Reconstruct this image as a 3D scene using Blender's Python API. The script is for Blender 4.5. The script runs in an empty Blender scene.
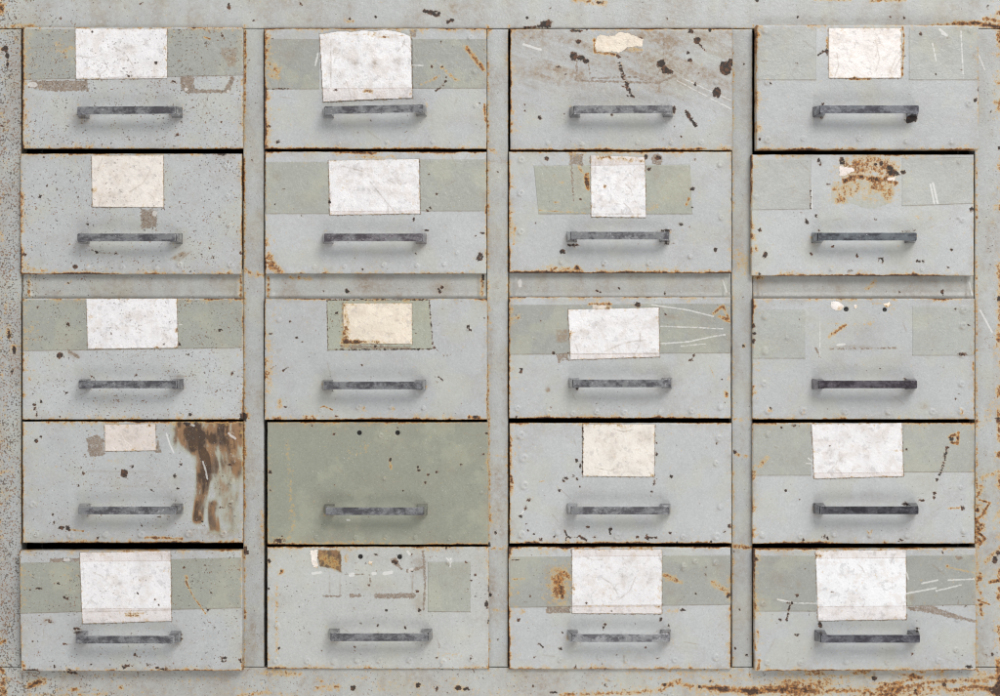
import bpy, bmesh, math
import numpy as np
S = bpy.context.scene
COL = bpy.data.collections.new('cabinet_scene'); S.collection.children.link(COL)
D = 1.92            # camera distance from the cabinet face, metres (photo: 1 px = 1 mm)
CX, CY = 500.0, 348.0
H0 = 1.1            # height of the photo centre above the floor level
K = 1000/260.0      # the notes below were taken on enlarged views
OX = [0, 240, 490, 740]; OY = [0, 140, 280, 410, 536]

# ------------------------------------------------------------------ noise
def vn(x, y, seed=0):
    xi = np.floor(x).astype(np.int64); yi = np.floor(y).astype(np.int64)
    fx = x-xi; fy = y-yi; fx = fx*fx*(3-2*fx); fy = fy*fy*(3-2*fy)
    def h(a, b):
        n = (a*374761393 + b*668265263 + seed*974711) & 0xffffffff
        n = ((n ^ (n >> 13))*1274126177) & 0xffffffff
        return ((n ^ (n >> 16)) & 0xffff)/65535.0
    return (h(xi, yi)*(1-fx)+h(xi+1, yi)*fx)*(1-fy)+(h(xi, yi+1)*(1-fx)+h(xi+1, yi+1)*fx)*fy
def fbm(x, y, seed=0, o=4):
    r = np.zeros_like(x, dtype=float); a = .5; t = 0
    for i in range(o):
        r += a*vn(x*2**i+17.3*i, y*2**i+5.1*i, seed+i); t += a; a *= .55
    return r/t

# ------------------------------------------------------------------ fields
SOFT = ('rust', 'dirt_shade', 'speck', 'smear'); SDF = ('chip', 'resid', 'white', 'band', 'hole')
def sd_line(X, Y, pts, w):
    best = np.full(X.shape, 1e3)
    for (ax, ay), (bx, by) in zip(pts[:-1], pts[1:]):
        dx, dy = bx-ax, by-ay; L = dx*dx+dy*dy+1e-9
        t = np.clip(((X-ax)*dx+(Y-ay)*dy)/L, 0, 1)
        best = np.minimum(best, np.hypot(X-ax-t*dx, Y-ay-t*dy))
    return w/2-best
def sd_poly(X, Y, pts):
    p = list(pts)+[pts[0]]
    d = -sd_line(X, Y, p, 0)
    ins = np.zeros(X.shape, bool)
    for (ax, ay), (bx, by) in zip(p[:-1], p[1:]):
        c = ((ay > Y) != (by > Y)) & (X < (bx-ax)*(Y-ay)/((by-ay) if by != ay else 1e-9)+ax)
        ins ^= c
    return np.where(ins, d, -d)
def sd_ell(X, Y, x, y, rx, ry):
    r = np.hypot((X-x)/rx, (Y-y)/ry)
    return (1-r)*min(rx, ry)
class Ops:
    """shapes in photo millimetres; crop=(ox,oy) reads them in enlarged-view units"""
    def __init__(s, ox=0, oy=0, k=1.0): s.l = []; s.ox = ox; s.oy = oy; s.k = k
    def p(s, x, y): return (s.ox+x/s.k, s.oy+y/s.k)
    def line(s, f, pts, w): s.l.append((f, 'l', [s.p(*q) for q in pts], w/s.k)); return s
    def poly(s, f, pts): s.l.append((f, 'p', [s.p(*q) for q in pts])); return s
    def ell(s, f, x, y, rx, ry=None):
        ry = ry or rx; s.l.append((f, 'e', *s.p(x, y), rx/s.k, ry/s.k)); return s
    def g(s, f, x, y, rx, ry, a): s.l.append((f, 'g', *s.p(x, y), rx/s.k, ry/s.k, a)); return s
    def streak(s, f, pts, w, a): s.l.append((f, 's', [s.p(*q) for q in pts], w/s.k, a)); return s
    def trail(s, pts, n, w, sd=0):
        g_ = np.random.RandomState(sd); P_ = [s.p(*q) for q in pts]; L = [math.hypot(b[0]-a[0], b[1]-a[1]) for a, b in zip(P_[:-1], P_[1:])]
        for i in range(n):
            t = (i+.5)/n*sum(L); k = 0
            while k < len(L)-1 and t > L[k]: t -= L[k]; k += 1
            a, b = P_[k], P_[k+1]; u = t/L[k]; r = w/s.k/2*(.7+.6*g_.rand())
            s.l.append(('chip', 'e', a[0]+(b[0]-a[0])*u+(g_.rand()-.5)*.8, a[1]+(b[1]-a[1])*u, r*1.2, r*.9))
        return s
    def fn(s, f, func): s.l.append((f, 'f', func)); return s
    def chips(s, lst):
        for q in lst: s.ell('chip', q[0], q[1], q[2], q[3] if len(q) > 3 else q[2])
        return s
def evaluate(ops, X, Y):
    o = {k: np.zeros(X.shape) for k in SOFT}
    o.update({k: np.full(X.shape, -6.0) for k in SDF})
    for q in ops:
        f, t = q[0], q[1]
        if t == 'l': v = sd_line(X, Y, q[2], q[3])
        elif t == 'p': v = sd_poly(X, Y, q[2])
        elif t == 'e': v = sd_ell(X, Y, q[2], q[3], q[4], q[5])
        elif t == 'g': v = q[6]*np.exp(-((X-q[2])/q[4])**2-((Y-q[3])/q[5])**2)
        if t == 'l' and f == 'white': v = v+.18
        elif t == 's' and f in SDF: v = sd_line(X, Y, q[2], q[3])
        elif t == 's': v = q[4]*np.exp(-(np.minimum(sd_line(X, Y, q[2], 0), 0)/q[3])**2)
        elif t == 'f': v = q[2](X, Y)
        if f in SOFT:
            if t in 'lpe': v = np.clip(v*.6+.5, 0, 1)*.85
            o[f] = np.maximum(o[f], v) if t != 'g' else o[f]+v
        else: o[f] = np.maximum(o[f], v)
    for k in SDF: o[k] = np.clip(o[k], -6, 6)
    for k in SOFT: o[k] = np.clip(o[k], 0, 1.3)
    return o

# ------------------------------------------------------------------ node helpers
class NT:
    def __init__(s, name):
        s.m = bpy.data.materials.new(name); s.m.use_nodes = True
        s.t = s.m.node_tree; s.t.nodes.clear()
        s.pos = s.n('ShaderNodeNewGeometry').outputs['Position']
    def n(s, typ, **kw):
        x = s.t.nodes.new(typ)
        for k, v in kw.items(): setattr(x, k, v)
        return x
    def put(s, sock, v):
        if hasattr(v, 'is_linked') or isinstance(v, bpy.types.NodeSocket): s.t.links.new(v, sock)
        elif isinstance(v, (tuple, list)) and sock.type == 'RGBA': sock.default_value = (*v[:3], 1)
        else: sock.default_value = v
    def math(s, op, a, b=0.0, clamp=False):
        x = s.n('ShaderNodeMath', operation=op, use_clamp=clamp); s.put(x.inputs[0], a); s.put(x.inputs[1], b); return x.outputs[0]
    def vmul(s, v, b):
        x = s.n('ShaderNodeVectorMath', operation='MULTIPLY'); s.put(x.inputs[0], v); s.put(x.inputs[1], b); return x.outputs[0]
    def noise(s, size, detail=2.0, rough=.5, vec=None, off=0.0, dist=0.0):
        """size = feature size in millimetres"""
        x = s.n('ShaderNodeTexNoise', noise_dimensions='4D')
        s.put(x.inputs['Vector'], vec if vec is not None else s.pos)
        x.inputs['W'].default_value = off; x.inputs['Scale'].default_value = 1000/size
        x.inputs['Detail'].default_value = detail; x.inputs['Roughness'].default_value = rough
        x.inputs['Distortion'].default_value = dist
        return s.math('ADD', s.math('MULTIPLY', s.math('SUBTRACT', x.outputs[0], .5), 1.9), .5, True)   # stretched to fill 0..1
    def ss(s, v, lo, hi, a=0.0, b=1.0):
        x = s.n('ShaderNodeMapRange', interpolation_type='SMOOTHSTEP')
        s.put(x.inputs[0], v); x.inputs[1].default_value = lo; x.inputs[2].default_value = hi
        x.inputs[3].default_value = a; x.inputs[4].default_value = b; return x.outputs[0]
    def mix(s, f, a, b, mode='MIX'):
        x = s.n('ShaderNodeMix', data_type='RGBA', blend_type=mode)
        s.put(x.inputs[0], f); s.put(x.inputs[6], a); s.put(x.inputs[7], b); return x.outputs[2]
    def attr(s, name): return s.n('ShaderNodeAttribute', attribute_name=name).outputs['Fac']
    def out(s, col, rough, metal=0.0, height=None, bump=.5, dist=.0005, spec=.5):
        b = s.n('ShaderNodeBsdfPrincipled'); s.put(b.inputs['Base Color'], col)
        s.put(b.inputs['Roughness'], rough); s.put(b.inputs['Metallic'], metal)
        b.inputs['Specular IOR Level'].default_value = spec
        if height is not None:
            u = s.n('ShaderNodeBump'); u.inputs['Strength'].default_value = bump; u.inputs['Distance'].default_value = dist
            s.put(u.inputs['Height'], height); s.put(b.inputs['Normal'], u.outputs[0])
        o = s.n('ShaderNodeOutputMaterial'); s.t.links.new(b.outputs[0], o.inputs[0]); return s.m

def weathered(name, kind):
    """painted steel / tape film / paper: one family, masks from mesh attributes broken up by noise"""
    t = NT(name)
    base = t.n('ShaderNodeObjectInfo').outputs['Color']
    big = t.noise(90, 3, .55); mid = t.noise(14, 4, .6, off=3); fine = t.noise(1.7, 3, .7, off=7); tiny = t.noise(1.75, 2, .6, off=11)
    v = t.math('ADD', t.math('MULTIPLY', t.math('SUBTRACT', big, .5), .10), t.math('MULTIPLY', t.math('SUBTRACT', mid, .5), .11))
    v = t.math('ADD', v, t.math('MULTIPLY', t.math('SUBTRACT', fine, .5), .27 if kind != 'paper' else .10))
    c = t.mix(1.0, base, t.math('ADD', v, 1.0), 'MULTIPLY')
    if kind == 'paper':
        st = t.ss(t.noise(11, 5, .65, off=21), .5, .72)
        c = t.mix(t.math('MULTIPLY', st, .30), c, (.52, .42, .34))
        st = t.ss(t.noise(6, 5, .7, off=25), .58, .72)
        c = t.mix(t.math('MULTIPLY', st, .32), c, (.30, .285, .29))
        c = t.mix(t.math('MULTIPLY', t.ss(t.attr('band'), -.2, .2), .8), c, t.mix(1.0, c, (.90, .855, .83), 'MULTIPLY'))
        bl = t.math('SUBTRACT', 1.0, t.ss(t.math('ABSOLUTE', t.attr('band')), .1, .6))
        c = t.mix(t.math('MULTIPLY', bl, t.ss(fine, .35, .6, .15, .7)), c, (.38, .30, .26))
    else:
        # greasy yellow-green bloom in the paint
        bloom = t.ss(t.noise(38, 5, .6, off=31), .48, .7)
        c = t.mix(t.math('MULTIPLY', bloom, .24 if kind != 'tape' else .28), c, (.43, .42, .31))
    dirt_shade = t.attr('dirt_shade')
    dm = t.math('MULTIPLY', dirt_shade, t.ss(t.noise(5, 5, .7, off=41), .25, .75, .35, 1.25), True)
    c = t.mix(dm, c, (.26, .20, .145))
    smr = t.attr('smear')
    sv = t.math('ADD', smr, t.math('MULTIPLY', t.math('SUBTRACT', t.noise(5, 4, .6, off=44, vec=t.vmul(t.pos, (1, 1, .3))), .5), .35))
    c = t.mix(t.math('MULTIPLY', t.ss(sv, .10, .45), .55), c, (.30, .29, .19))
    c = t.mix(t.math('MULTIPLY', t.ss(sv, .36, .72), .85), c, t.mix(t.ss(t.noise(9, 3, .6, off=46, vec=t.vmul(t.pos, (1, 1, .4))), .35, .7), (.235, .112, .042), (.095, .048, .026)))
    c = t.mix(t.math('MULTIPLY', t.ss(sv, .78, 1.0), .8), c, (.045, .028, .020))
    # glue residue
    rs = t.math('ADD', t.attr('resid'), t.math('MULTIPLY', t.math('SUBTRACT', t.noise(2.8, 4, .7, off=51), .5), 3.8))
    rm = t.math('MULTIPLY', t.ss(rs, -.25, .25), t.ss(t.noise(2.0, 3, .7, off=55), .32, .5, .45, .92))
    c = t.mix(rm, c, t.mix(t.noise(3.5, 3, .6, off=58), (.14, .10, .072), (.29, .225, .17)))
    # rust
    r = t.math('ADD', t.attr('rust'), t.math('MULTIPLY', t.math('SUBTRACT', t.noise(4.0, 5, .68, off=61), .5), 1.15))
    ry = t.ss(r, .20, .58)
    c = t.mix(t.math('MULTIPLY', ry, .66), c, (.50, .33, .12))
    c = t.mix(t.math('MULTIPLY', t.ss(r, .52, .72), .9), c, t.mix(t.ss(t.noise(2.4, 3, .6, off=66), .28, .62), (.41, .17, .032), (.15, .052, .018)))
    c = t.mix(t.math('MULTIPLY', t.ss(r, .80, .98), .92), c, (.035, .018, .012))
    # pin-head rust speckle
    sp = t.attr('speck')
    th = t.math('SUBTRACT', t.math('ADD', tiny, t.math('MULTIPLY', t.math('SUBTRACT', t.noise(17, 4, .7, off=71), .5), .34)), t.math('SUBTRACT', .93 if kind != 'paper' else .97, t.math('MULTIPLY', sp, .37)))
    sm = t.ss(th, 0, .055)
    c = t.mix(t.math('MULTIPLY', sm, .78 if kind != 'paper' else .55), c, t.mix(t.ss(t.noise(9, 2, .5, off=75), .42, .58), (.19, .095, .045), (.07, .045, .03)))
    lm = t.ss(t.noise(1.3, 1, .5, off=78), .86, .95)
    c = t.mix(t.math('MULTIPLY', lm, .35), c, (.72, .72, .70))
    # bright scratches, chips
    ws = t.math('ADD', t.attr('white'), t.math('MULTIPLY', t.math('SUBTRACT', t.noise(2.6, 4, .7, off=81), .5), 1.1))
    wm = t.ss(ws, -.3, .2)
    c = t.mix(t.math('MULTIPLY', wm, .50), c, (.72, .70, .68))
    cs = t.math('ADD', t.attr('chip'), t.math('MULTIPLY', t.math('SUBTRACT', t.noise(2.4, 4, .7, off=91), .52), 3.8))
    cm = t.ss(cs, -.25, .25)
    c = t.mix(t.math('MULTIPLY', t.ss(cs, -1.0, 0), .30), c, (.35, .22, .12))
    c = t.mix(t.math('MULTIPLY', cm, .96), c, t.mix(t.ss(t.noise(3, 3, .6, off=95), .45, .72), (.018, .013, .011), (.095, .038, .018)))
    c = t.mix(t.ss(t.attr('hole'), -.15, .25), c, (.008, .007, .006))
    bad = t.math('MAXIMUM', t.math('MAXIMUM', cm, sm), t.ss(r, .5, .75))
    if kind == 'paper':
        h = t.math('ADD', t.noise(18, 5, .6, off=101), t.math('MULTIPLY', fine, .10)); rough = t.math('ADD', t.math('MULTIPLY', bad, .3), .34); bs, bd = .62, .0034
    elif kind == 'tape':
        h = t.math('ADD', t.math('MULTIPLY', t.noise(7, 4, .6, off=103, dist=.8), .9), t.math('MULTIPLY', fine, .22)); rough = t.math('ADD', t.math('MULTIPLY', bad, .3), .38); bs, bd = .5, .0011
    else:
        h = t.math('ADD', t.math('MULTIPLY', t.noise(6, 4, .6, off=105), .6), t.math('MULTIPLY', fine, .42)); rough = t.math('ADD', t.math('MULTIPLY', bad, .35), .36); bs, bd = .42, .0009
    h = t.math('SUBTRACT', h, t.math('MULTIPLY', bad, .35))
    return t.out(c, rough, 0, h, bs, bd, .4)

M_PAINT = weathered('weathered_grey_paint', 'paint')
M_TAPE = weathered('yellowed_tape_over_paint', 'tape')
M_PAPER = weathered('foxed_white_paper', 'paper')
def metal_mat():
    t = NT('worn_chrome'); base = t.n('ShaderNodeObjectInfo').outputs['Color']
    n1 = t.noise(6, 5, .65, off=4, vec=t.vmul(t.pos, (.4, 1, 1))); n2 = t.noise(1.8, 3, .65, off=9)
    n3 = t.noise(11, 4, .7, off=19, vec=t.vmul(t.pos, (.9, 1, 1.2)))
    c = t.mix(t.ss(t.math('ADD', t.math('MULTIPLY', n3, .6), t.math('MULTIPLY', n1, .4)), .36, .64), t.mix(1.0, base, (1.12, 1.12, 1.16), 'MULTIPLY'), t.mix(1.0, base, (.40, .38, .41), 'MULTIPLY'))
    pit = t.ss(n2, .68, .9); c = t.mix(t.math('MULTIPLY', pit, .75), c, (.07, .045, .04))
    dust = t.ss(t.noise(2.4, 4, .7, off=14), .80, .98); c = t.mix(t.math('MULTIPLY', dust, .7), c, (.60, .60, .62))
    met = t.math('SUBTRACT', 1.0, t.math('MULTIPLY', t.math('MAXIMUM', pit, dust), .85))
    rough = t.math('ADD', t.math('MULTIPLY', n1, .16), .10)
    return t.out(c, rough, met, t.math('ADD', t.math('MULTIPLY', n2, .5), n1), .15, .0003)
M_METAL = metal_mat()
def plain(name, c, rough):
    t = NT(name); n = t.noise(9, 4, .6)
    return t.out(t.mix(n, tuple(q*.7 for q in c), c), rough, 0, t.noise(2, 3), .3)
M_DARK = plain('shade_dark_inside', (.045, .04, .036), .8)  # near-black colour carries the shade inside the cabinet, seen through the gaps

# ------------------------------------------------------------------ mesh helpers
def to_world(px, py, z):     # apparent photo position at depth z (mm in front of the frame)
    s = (D-z/1000)/D
    return (px-CX)*s/1000, -z/1000, (CY-py)*s/1000+H0
def link(name, me, mat, parent=None, color=None):
    me.materials.append(mat); o = bpy.data.objects.new(name, me); COL.objects.link(o)
    if parent: o.parent = parent
    if color: o.color = (*color, 1)
    return o
def mesh_from(name, V, F, fields=None, smooth=True):
    me = bpy.data.meshes.new(name); V = np.asarray(V, dtype=np.float32); F = np.asarray(F, dtype=np.int32)
    me.vertices.add(len(V)); me.vertices.foreach_set('co', V.ravel())
    me.loops.add(F.size); me.loops.foreach_set('vertex_index', F.ravel())
    me.polygons.add(len(F)); me.polygons.foreach_set('loop_start', np.arange(0, F.size, 4, dtype=np.int32))
    me.polygons.foreach_set('loop_total', np.full(len(F), 4, dtype=np.int32))
    me.update(calc_edges=True); me.validate()
    if fields:
        for k, a in fields.items():
            at = me.attributes.new(k, 'FLOAT', 'POINT'); at.data.foreach_set('value', a.astype(np.float32).ravel())
    if smooth: me.polygons.foreach_set('use_smooth', np.ones(len(me.polygons), dtype=bool))
    return me
def sheet(name, corners, z, ops, mat, parent, origin, color, step=.85, back=None, hfun=None, bevel=0.0, speck=.3,
          keep=None, wob=0.25, seed=1, nominal=None):
    """gridded sheet; corners TL,TR,BR,BL in apparent mm; z height; back = depth its rim folds back to"""
    (ax, ay), (bx, by), (cx, cy), (dx, dy) = corners
    W = math.hypot(bx-ax, by-ay); Hh = math.hypot(dx-ax, dy-ay)
    def ticks(L):
        if bevel: return np.concatenate([[0, bevel*.12, bevel*.4], np.linspace(bevel, L-bevel, max(2, int(L/step))), [L-bevel*.4, L-bevel*.12, L]])/L
        return np.linspace(0, 1, max(2, int(L/step)+1))
    u, v = np.meshgrid(ticks(W), ticks(Hh)); ny, nx = u.shape
    X = (ax*(1-u)+bx*u)*(1-v)+(dx*(1-u)+cx*u)*v; Y = (ay*(1-u)+by*u)*(1-v)+(dy*(1-u)+cy*u)*v
    du = np.minimum(u, 1-u)*W; dv = np.minimum(v, 1-v)*Hh
    n = lambda a, s, q: (fbm(a/q, a*0+s*7.7, seed*13+s, 3)-.5)
    X = X + wob*2*(n(Y, 1, 9)*(1-u)*np.exp(-u*W/8)+n(Y, 2, 9)*u*np.exp(-(1-u)*W/8))
    Y = Y + wob*2*(n(X, 3, 9)*(1-v)*np.exp(-v*Hh/8)+n(X, 4, 9)*v*np.exp(-(1-v)*Hh/8))
    f = evaluate(ops, X, Y); f['speck'] = f['speck']+speck
    Z = np.full(X.shape, float(z))
    if hfun: Z = Z+hfun(X, Y)
    nz = z if nominal is None else nominal
    if bevel:
        e = np.minimum(du, dv); q = np.clip(1-e/bevel, 0, 1); Z = Z-bevel*(1-np.sqrt(np.clip(1-q*q, 0, 1)))
    s = (D-nz/1000)/D
    V = np.stack([(X-CX)*s/1000-origin[0], -Z/1000-origin[1], (CY-Y)*s/1000+H0-origin[2]], -1).reshape(-1, 3)
    idx = np.arange(ny*nx).reshape(ny, nx)
    F = np.stack([idx[:-1, :-1], idx[1:, :-1], idx[1:, 1:], idx[:-1, 1:]], -1).reshape(-1, 4)
    if keep is not None:
        k = keep(X, Y) > 0; kk = (k[:-1, :-1] & k[1:, :-1] & k[1:, 1:] & k[:-1, 1:]).reshape(-1); F = F[kk]
    elif back is not None:
        loop = np.concatenate([idx[0, :-1], idx[:-1, -1], idx[-1, :0:-1], idx[:0:-1, 0]])
        B = V[loop].copy(); B[:, 1] = -back/1000-origin[1]
        b0 = len(V); m = len(loop); V = np.concatenate([V, B]); bi = b0+np.arange(m)
        F = np.concatenate([F, np.stack([loop, np.roll(loop, -1), np.roll(bi, -1), bi], -1)])
        for kf in f: f[kf] = np.concatenate([f[kf].ravel(), f[kf].ravel()[loop]])
    if keep is not None:
        used = np.unique(F); rm = np.full(len(V), -1); rm[used] = np.arange(len(used)); V = V[used]; F = rm[F]
        for kf in f: f[kf] = f[kf].ravel()[used]
    return link(name, mesh_from(name, V, F, f), mat, parent, color)
def boxes(name, lst, mat, parent, origin, color=None, bevel=0.0):
    bm = bmesh.new()
    for (x0, x1, y0, y1, z0, z1) in lst:   # photo mm, z in front of frame
        vs = [bm.verts.new(((x-CX)/1000-origin[0], -z/1000-origin[1], (CY-y)/1000+H0-origin[2])) for z in (z0, z1) for y in (y0, y1) for x in (x0, x1)]
        for q in ((0, 1, 3, 2), (4, 6, 7, 5), (0, 4, 5, 1), (2, 3, 7, 6), (0, 2, 6, 4), (1, 5, 7, 3)): bm.faces.new([vs[i] for i in q])
    bmesh.ops.recalc_face_normals(bm, faces=bm.faces)
    if bevel: bmesh.ops.bevel(bm, geom=bm.edges[:], offset=bevel/1000, segments=2, affect='EDGES')
    me = bpy.data.meshes.new(name); bm.to_mesh(me); bm.free()
    return link(name, me, mat, parent, color)
def root(name, label, cat, loc, group=None):
    o = bpy.data.objects.new(name, None); COL.objects.link(o); o.location = loc; o.empty_display_size = .02
    o['label'] = label; o['category'] = cat
    if group: o['group'] = group
    return o

PAINT = (.402, .411, .412); TAPE = (.285, .289, .264); GREEN = (.250, .258, .208); FRAME = (.380, .390, .386)
PAPER = (.69, .672, .675); CREAM = (.66, .58, .48)
rng = np.random.RandomState(7)

# ------------------------------------------------------------------ drawers
DR = {}   # (row, col) -> dict
def drw(r, c, rect, pro, bar, **kw):
    o = Ops(OX[c-1], OY[r-1], K); d = dict(r=r, c=c, rect=rect, pro=pro, bar=bar, ops=o, papers=[], tapes=[], scraps=[], dimples=[], edge=(.55, .5, .6, .6),
        speck=.12, color=PAINT, dots=26, tilt=0.0, mcol=(0.97, 0.97, 0.97), label='', plate=None); d.update(kw); DR[(r, c)] = d; return o, d
def P(d, quad, col=PAPER, band=None, peak=0, lift=.35): d['papers'].append((quad, col, band, peak, lift))
def T(d, quad, col=TAPE): d['tapes'].append((quad, col))
def q4(x0, y0, x1, y1, y0b=None, y1b=None): return [(x0, y0), (x1, y0 if y0b is None else y0b), (x1, y1 if y1b is None else y1b), (x0, y1)]

# ---- row 1
o, d = drw(1, 1, q4(22.5, 26.8, 243, 148.3), 6, (79, 182.5, 110), speck=.55, edge=(.62, .55, .62, .72), tilt=.5, mcol=(0.97, 0.97, 0.97),
    label='top left drawer with wide white label, brown glue marks either side of its handle')
P(d, [(75.5, 28.5), (167, 28.8), (167, 78.3), (76, 79)]); T(d, q4(23.2, 29, 242.2, 79.5, None, 75.2))
o.poly('resid', [(115, 310), (335, 308), (340, 350), (180, 350), (110, 335)]).ell('white', 125, 325, 18, 10).poly('resid', [(692, 292), (745, 292), (748, 342), (860, 346), (892, 285), (902, 300), (885, 356), (720, 358), (695, 340)])
o.poly('dirt_shade', [(850, 183), (915, 182), (905, 255), (880, 258), (850, 205)]).ell('white', 715, 343, 7, 7).ell('white', 878, 350, 6, 6).g('rust', 250, 190, 60, 45, .35).line('rust', [(785, 142), (806, 149)], 8)
o.chips([(668, 313, 9, 5), (680, 517, 9, 6), (697, 468, 5), (497, 292, 6, 4), (357, 122, 4), (855, 135, 5, 9), (600, 240, 5)])
o.line('dirt_shade', [(768, 368), (800, 420), (845, 495)], .8).line('dirt_shade', [(802, 362), (785, 410), (770, 470)], .8).line('dirt_shade', [(95, 185), (280, 178)], .9)
o.line('white', [(450, 168), (560, 178), (655, 184)], 1.6).g('dirt_shade', 310, 450, 40, 30, .45).line('rust', [(941, 240), (944, 320)], 7)  # the soft dark blot at the left handle foot is its painted shadow
o, d = drw(1, 2, q4(264.3, 28.3, 486.7, 148.6), 6, (322.7, 426.7, 109), tilt=1.2, edge=(.6, .5, .6, .85), mcol=(0.97, 0.97, 0.97), speck=.1,
    label='top row drawer with crumpled peaked white label hanging down to its handle')
P(d, [(319.6, 33.5), (411.2, 36), (412.5, 98), (323.3, 102)], PAPER, ('b', 88.6), 4.5, .8)
T(d, q4(265, 39.3, 319, 89)); T(d, q4(412, 39, 486, 88.3))
o.poly('resid', [(655, 115), (680, 115), (676, 145), (655, 140)]).streak('rust', [(870, 185), (905, 225), (935, 265)], 12, .75).g('rust', 130, 275, 30, 40, .55).streak('rust', [(100, 130), (105, 260)], 14, .5)
o.streak('rust', [(775, 260), (835, 310)], 8, .5).streak('rust', [(700, 325), (770, 290)], 7, .5).g('dirt_shade', 190, 210, 40, 30, .3).line('dirt_shade', [(158, 150), (150, 330)], 1.2).line('chip', [(752, 350), (775, 335), (792, 310)], 5)
o.chips([(738, 256, 5), (778, 254, 5), (452, 509, 3), (110, 485, 8, 5), (145, 545, 10, 5), (368, 345, 6, 4)]).line('white', [(300, 205), (290, 250)], 5).line('white', [(660, 250), (705, 252)], 3)
o.line('chip', [(105, 341), (195, 341)], 2.5).streak('rust', [(940, 400), (945, 470)], 6, .9).line('dirt_shade', [(105, 150), (320, 152)], 1).g('rust', 495, 350, 30, 9, .75).g('rust', 560, 143, 30, 5, .7)
o.line('dirt_shade', [(350, 155), (350, 335)], 1.4).g('dirt_shade', 440, 245, 18, 20, .55).g('dirt_shade', 515, 245, 16, 16, .45).g('dirt_shade', 605, 235, 22, 16, .5).g('dirt_shade', 345, 265, 8, 25, .45).g('dirt_shade', 385, 290, 15, 15, .3)
d['dimples'] = [(885, 145, 12), (900, 275, 10), (905, 408, 10), (380, 552, 8), (565, 548, 8), (740, 548, 8)]
o, d = drw(1, 3, q4(510.3, 28.6, 732.6, 150), 6, (569.8, 673.8, 109), edge=(.55, .3, .75, .62), tilt=.3, mcol=(0.97, 0.97, 0.97), dots=20,
    label='drawer with torn cream paper scrap, black pits and heavy brown smudges')
d['scraps'] = [([(408, 145), (420, 132), (470, 138), (500, 122), (535, 128), (590, 150), (585, 178), (530, 182), (495, 205), (470, 198), (410, 200), (402, 175)], CREAM)]
o.fn('dirt_shade', lambda X, Y: 1.0*np.clip((116-Y)/45, 0, 1)*np.clip((fbm((X-510)/60+(Y)/60, (Y*1.2-X*.45)/9, 5, 4)-.22)*1.7, 0, 1))
o.fn('dirt_shade', lambda X, Y: .75*np.clip(1-abs((Y-60)-(X-640)*.42)/22, 0, 1)*(X > 600)*np.clip(fbm((X+Y*2.4)/50, (Y-X*.42)/2.2, 8, 3)*1.7-.3, 0, 1))
o.chips([(322, 215, 15, 17), (350, 222, 18, 10), (368, 235, 12, 9), (657, 245, 17, 15), (683, 275, 22, 12), (670, 262, 12, 12), (797, 155, 14, 14), (762, 203, 7), (769, 231, 9), (905, 262, 24, 28), (925, 240, 12, 16), (872, 355, 17, 20), (192, 452, 8), (470, 440, 6), (735, 525, 4), (578, 148, 8), (710, 165, 4), (340, 160, 10, 8), (145, 70, 4), (708, 422, 8, 12), (790, 325, 5, 7)])
o.line('chip', [(490, 212), (497, 218)], 11).trail([(498, 236), (506, 275), (516, 300), (530, 335), (547, 370)], 13, 12, 2).line('chip', [(528, 368), (552, 372)], 9).line('chip', [(802, 165), (828, 195)], 4).line('chip', [(755, 430), (790, 482)], 13)
o.line('resid', [(333, 235), (333, 310), (650, 318), (712, 290)], 8).line('resid', [(378, 240), (385, 300), (480, 298), (560, 296), (600, 310), (640, 292), (668, 240), (668, 150)], 5).line('chip', [(312, 116), (352, 118)], 9).ell('chip', 773, 120, 12, 8).ell('chip', 848, 116, 9, 6)
o.g('dirt_shade', 640, 345, 25, 25, .5).g('dirt_shade', 350, 285, 25, 25, .5).g('dirt_shade', 690, 170, 30, 45, .5).g('rust', 560, 190, 45, 10, .62).streak('rust', [(400, 150), (402, 200), (480, 208)], 7, .75).line('white', [(130, 170), (195, 190)], 7)
o.line('white', [(720, 310), (930, 420)], 1.4).line('white', [(740, 300), (925, 385)], 1.0).streak('rust', [(680, 575), (830, 572)], 6, .8)
d['dimples'] = [(222, 552, 9), (352, 555, 9), (567, 550, 10), (697, 550, 10), (812, 548, 12), (868, 318, 9)]
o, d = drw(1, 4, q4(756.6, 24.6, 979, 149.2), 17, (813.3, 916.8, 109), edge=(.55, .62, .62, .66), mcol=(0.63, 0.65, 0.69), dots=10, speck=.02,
    label='top right drawer standing proud of the frame, with small clean cream-white card')
P(d, [(828.6, 28), (901, 28.2), (901, 78), (828.6, 78)], (.70, .655, .63)); T(d, q4(757.5, 28, 816, 80), (.355, .36, .343)); T(d, q4(909, 28, 978, 80), (.35, .355, .338))
o.streak('rust', [(625, 105), (630, 140), (624, 290)], 5, .75).streak('rust', [(335, 145), (335, 185)], 6, .7).streak('rust', [(420, 304), (500, 304)], 4, .95).line('chip', [(300, 212), (318, 200), (332, 195)], 8).ell('chip', 334, 195, 5, 14)
o.chips([(695, 130, 6), (905, 385, 7, 9), (76, 534, 5), (319, 400, 6, 5), (316, 448, 8, 6), (660, 456, 22, 12), (648, 465, 12, 8), (118, 320, 4, 6), (918, 345, 4, 10), (755, 285, 3)])
o.line('white', [(768, 112), (795, 135), (778, 128)], 8).line('white', [(740, 165), (755, 235)], 3).line('white', [(850, 120), (858, 285)], 3).line('dirt_shade', [(570, 290), (600, 220), (618, 198)], 1.2).line('dirt_shade', [(575, 255), (580, 290), (618, 225)], 1.0)
o.g('dirt_shade', 765, 165, 35, 30, .25).g('dirt_shade', 900, 215, 12, 18, .4)
d['dimples'] = [(98, 120, 17), (105, 318, 14), (105, 540, 17), (243, 535, 12), (458, 535, 14), (640, 545, 13), (815, 548, 13), (880, 400, 16), (885, 118, 12)]
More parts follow.
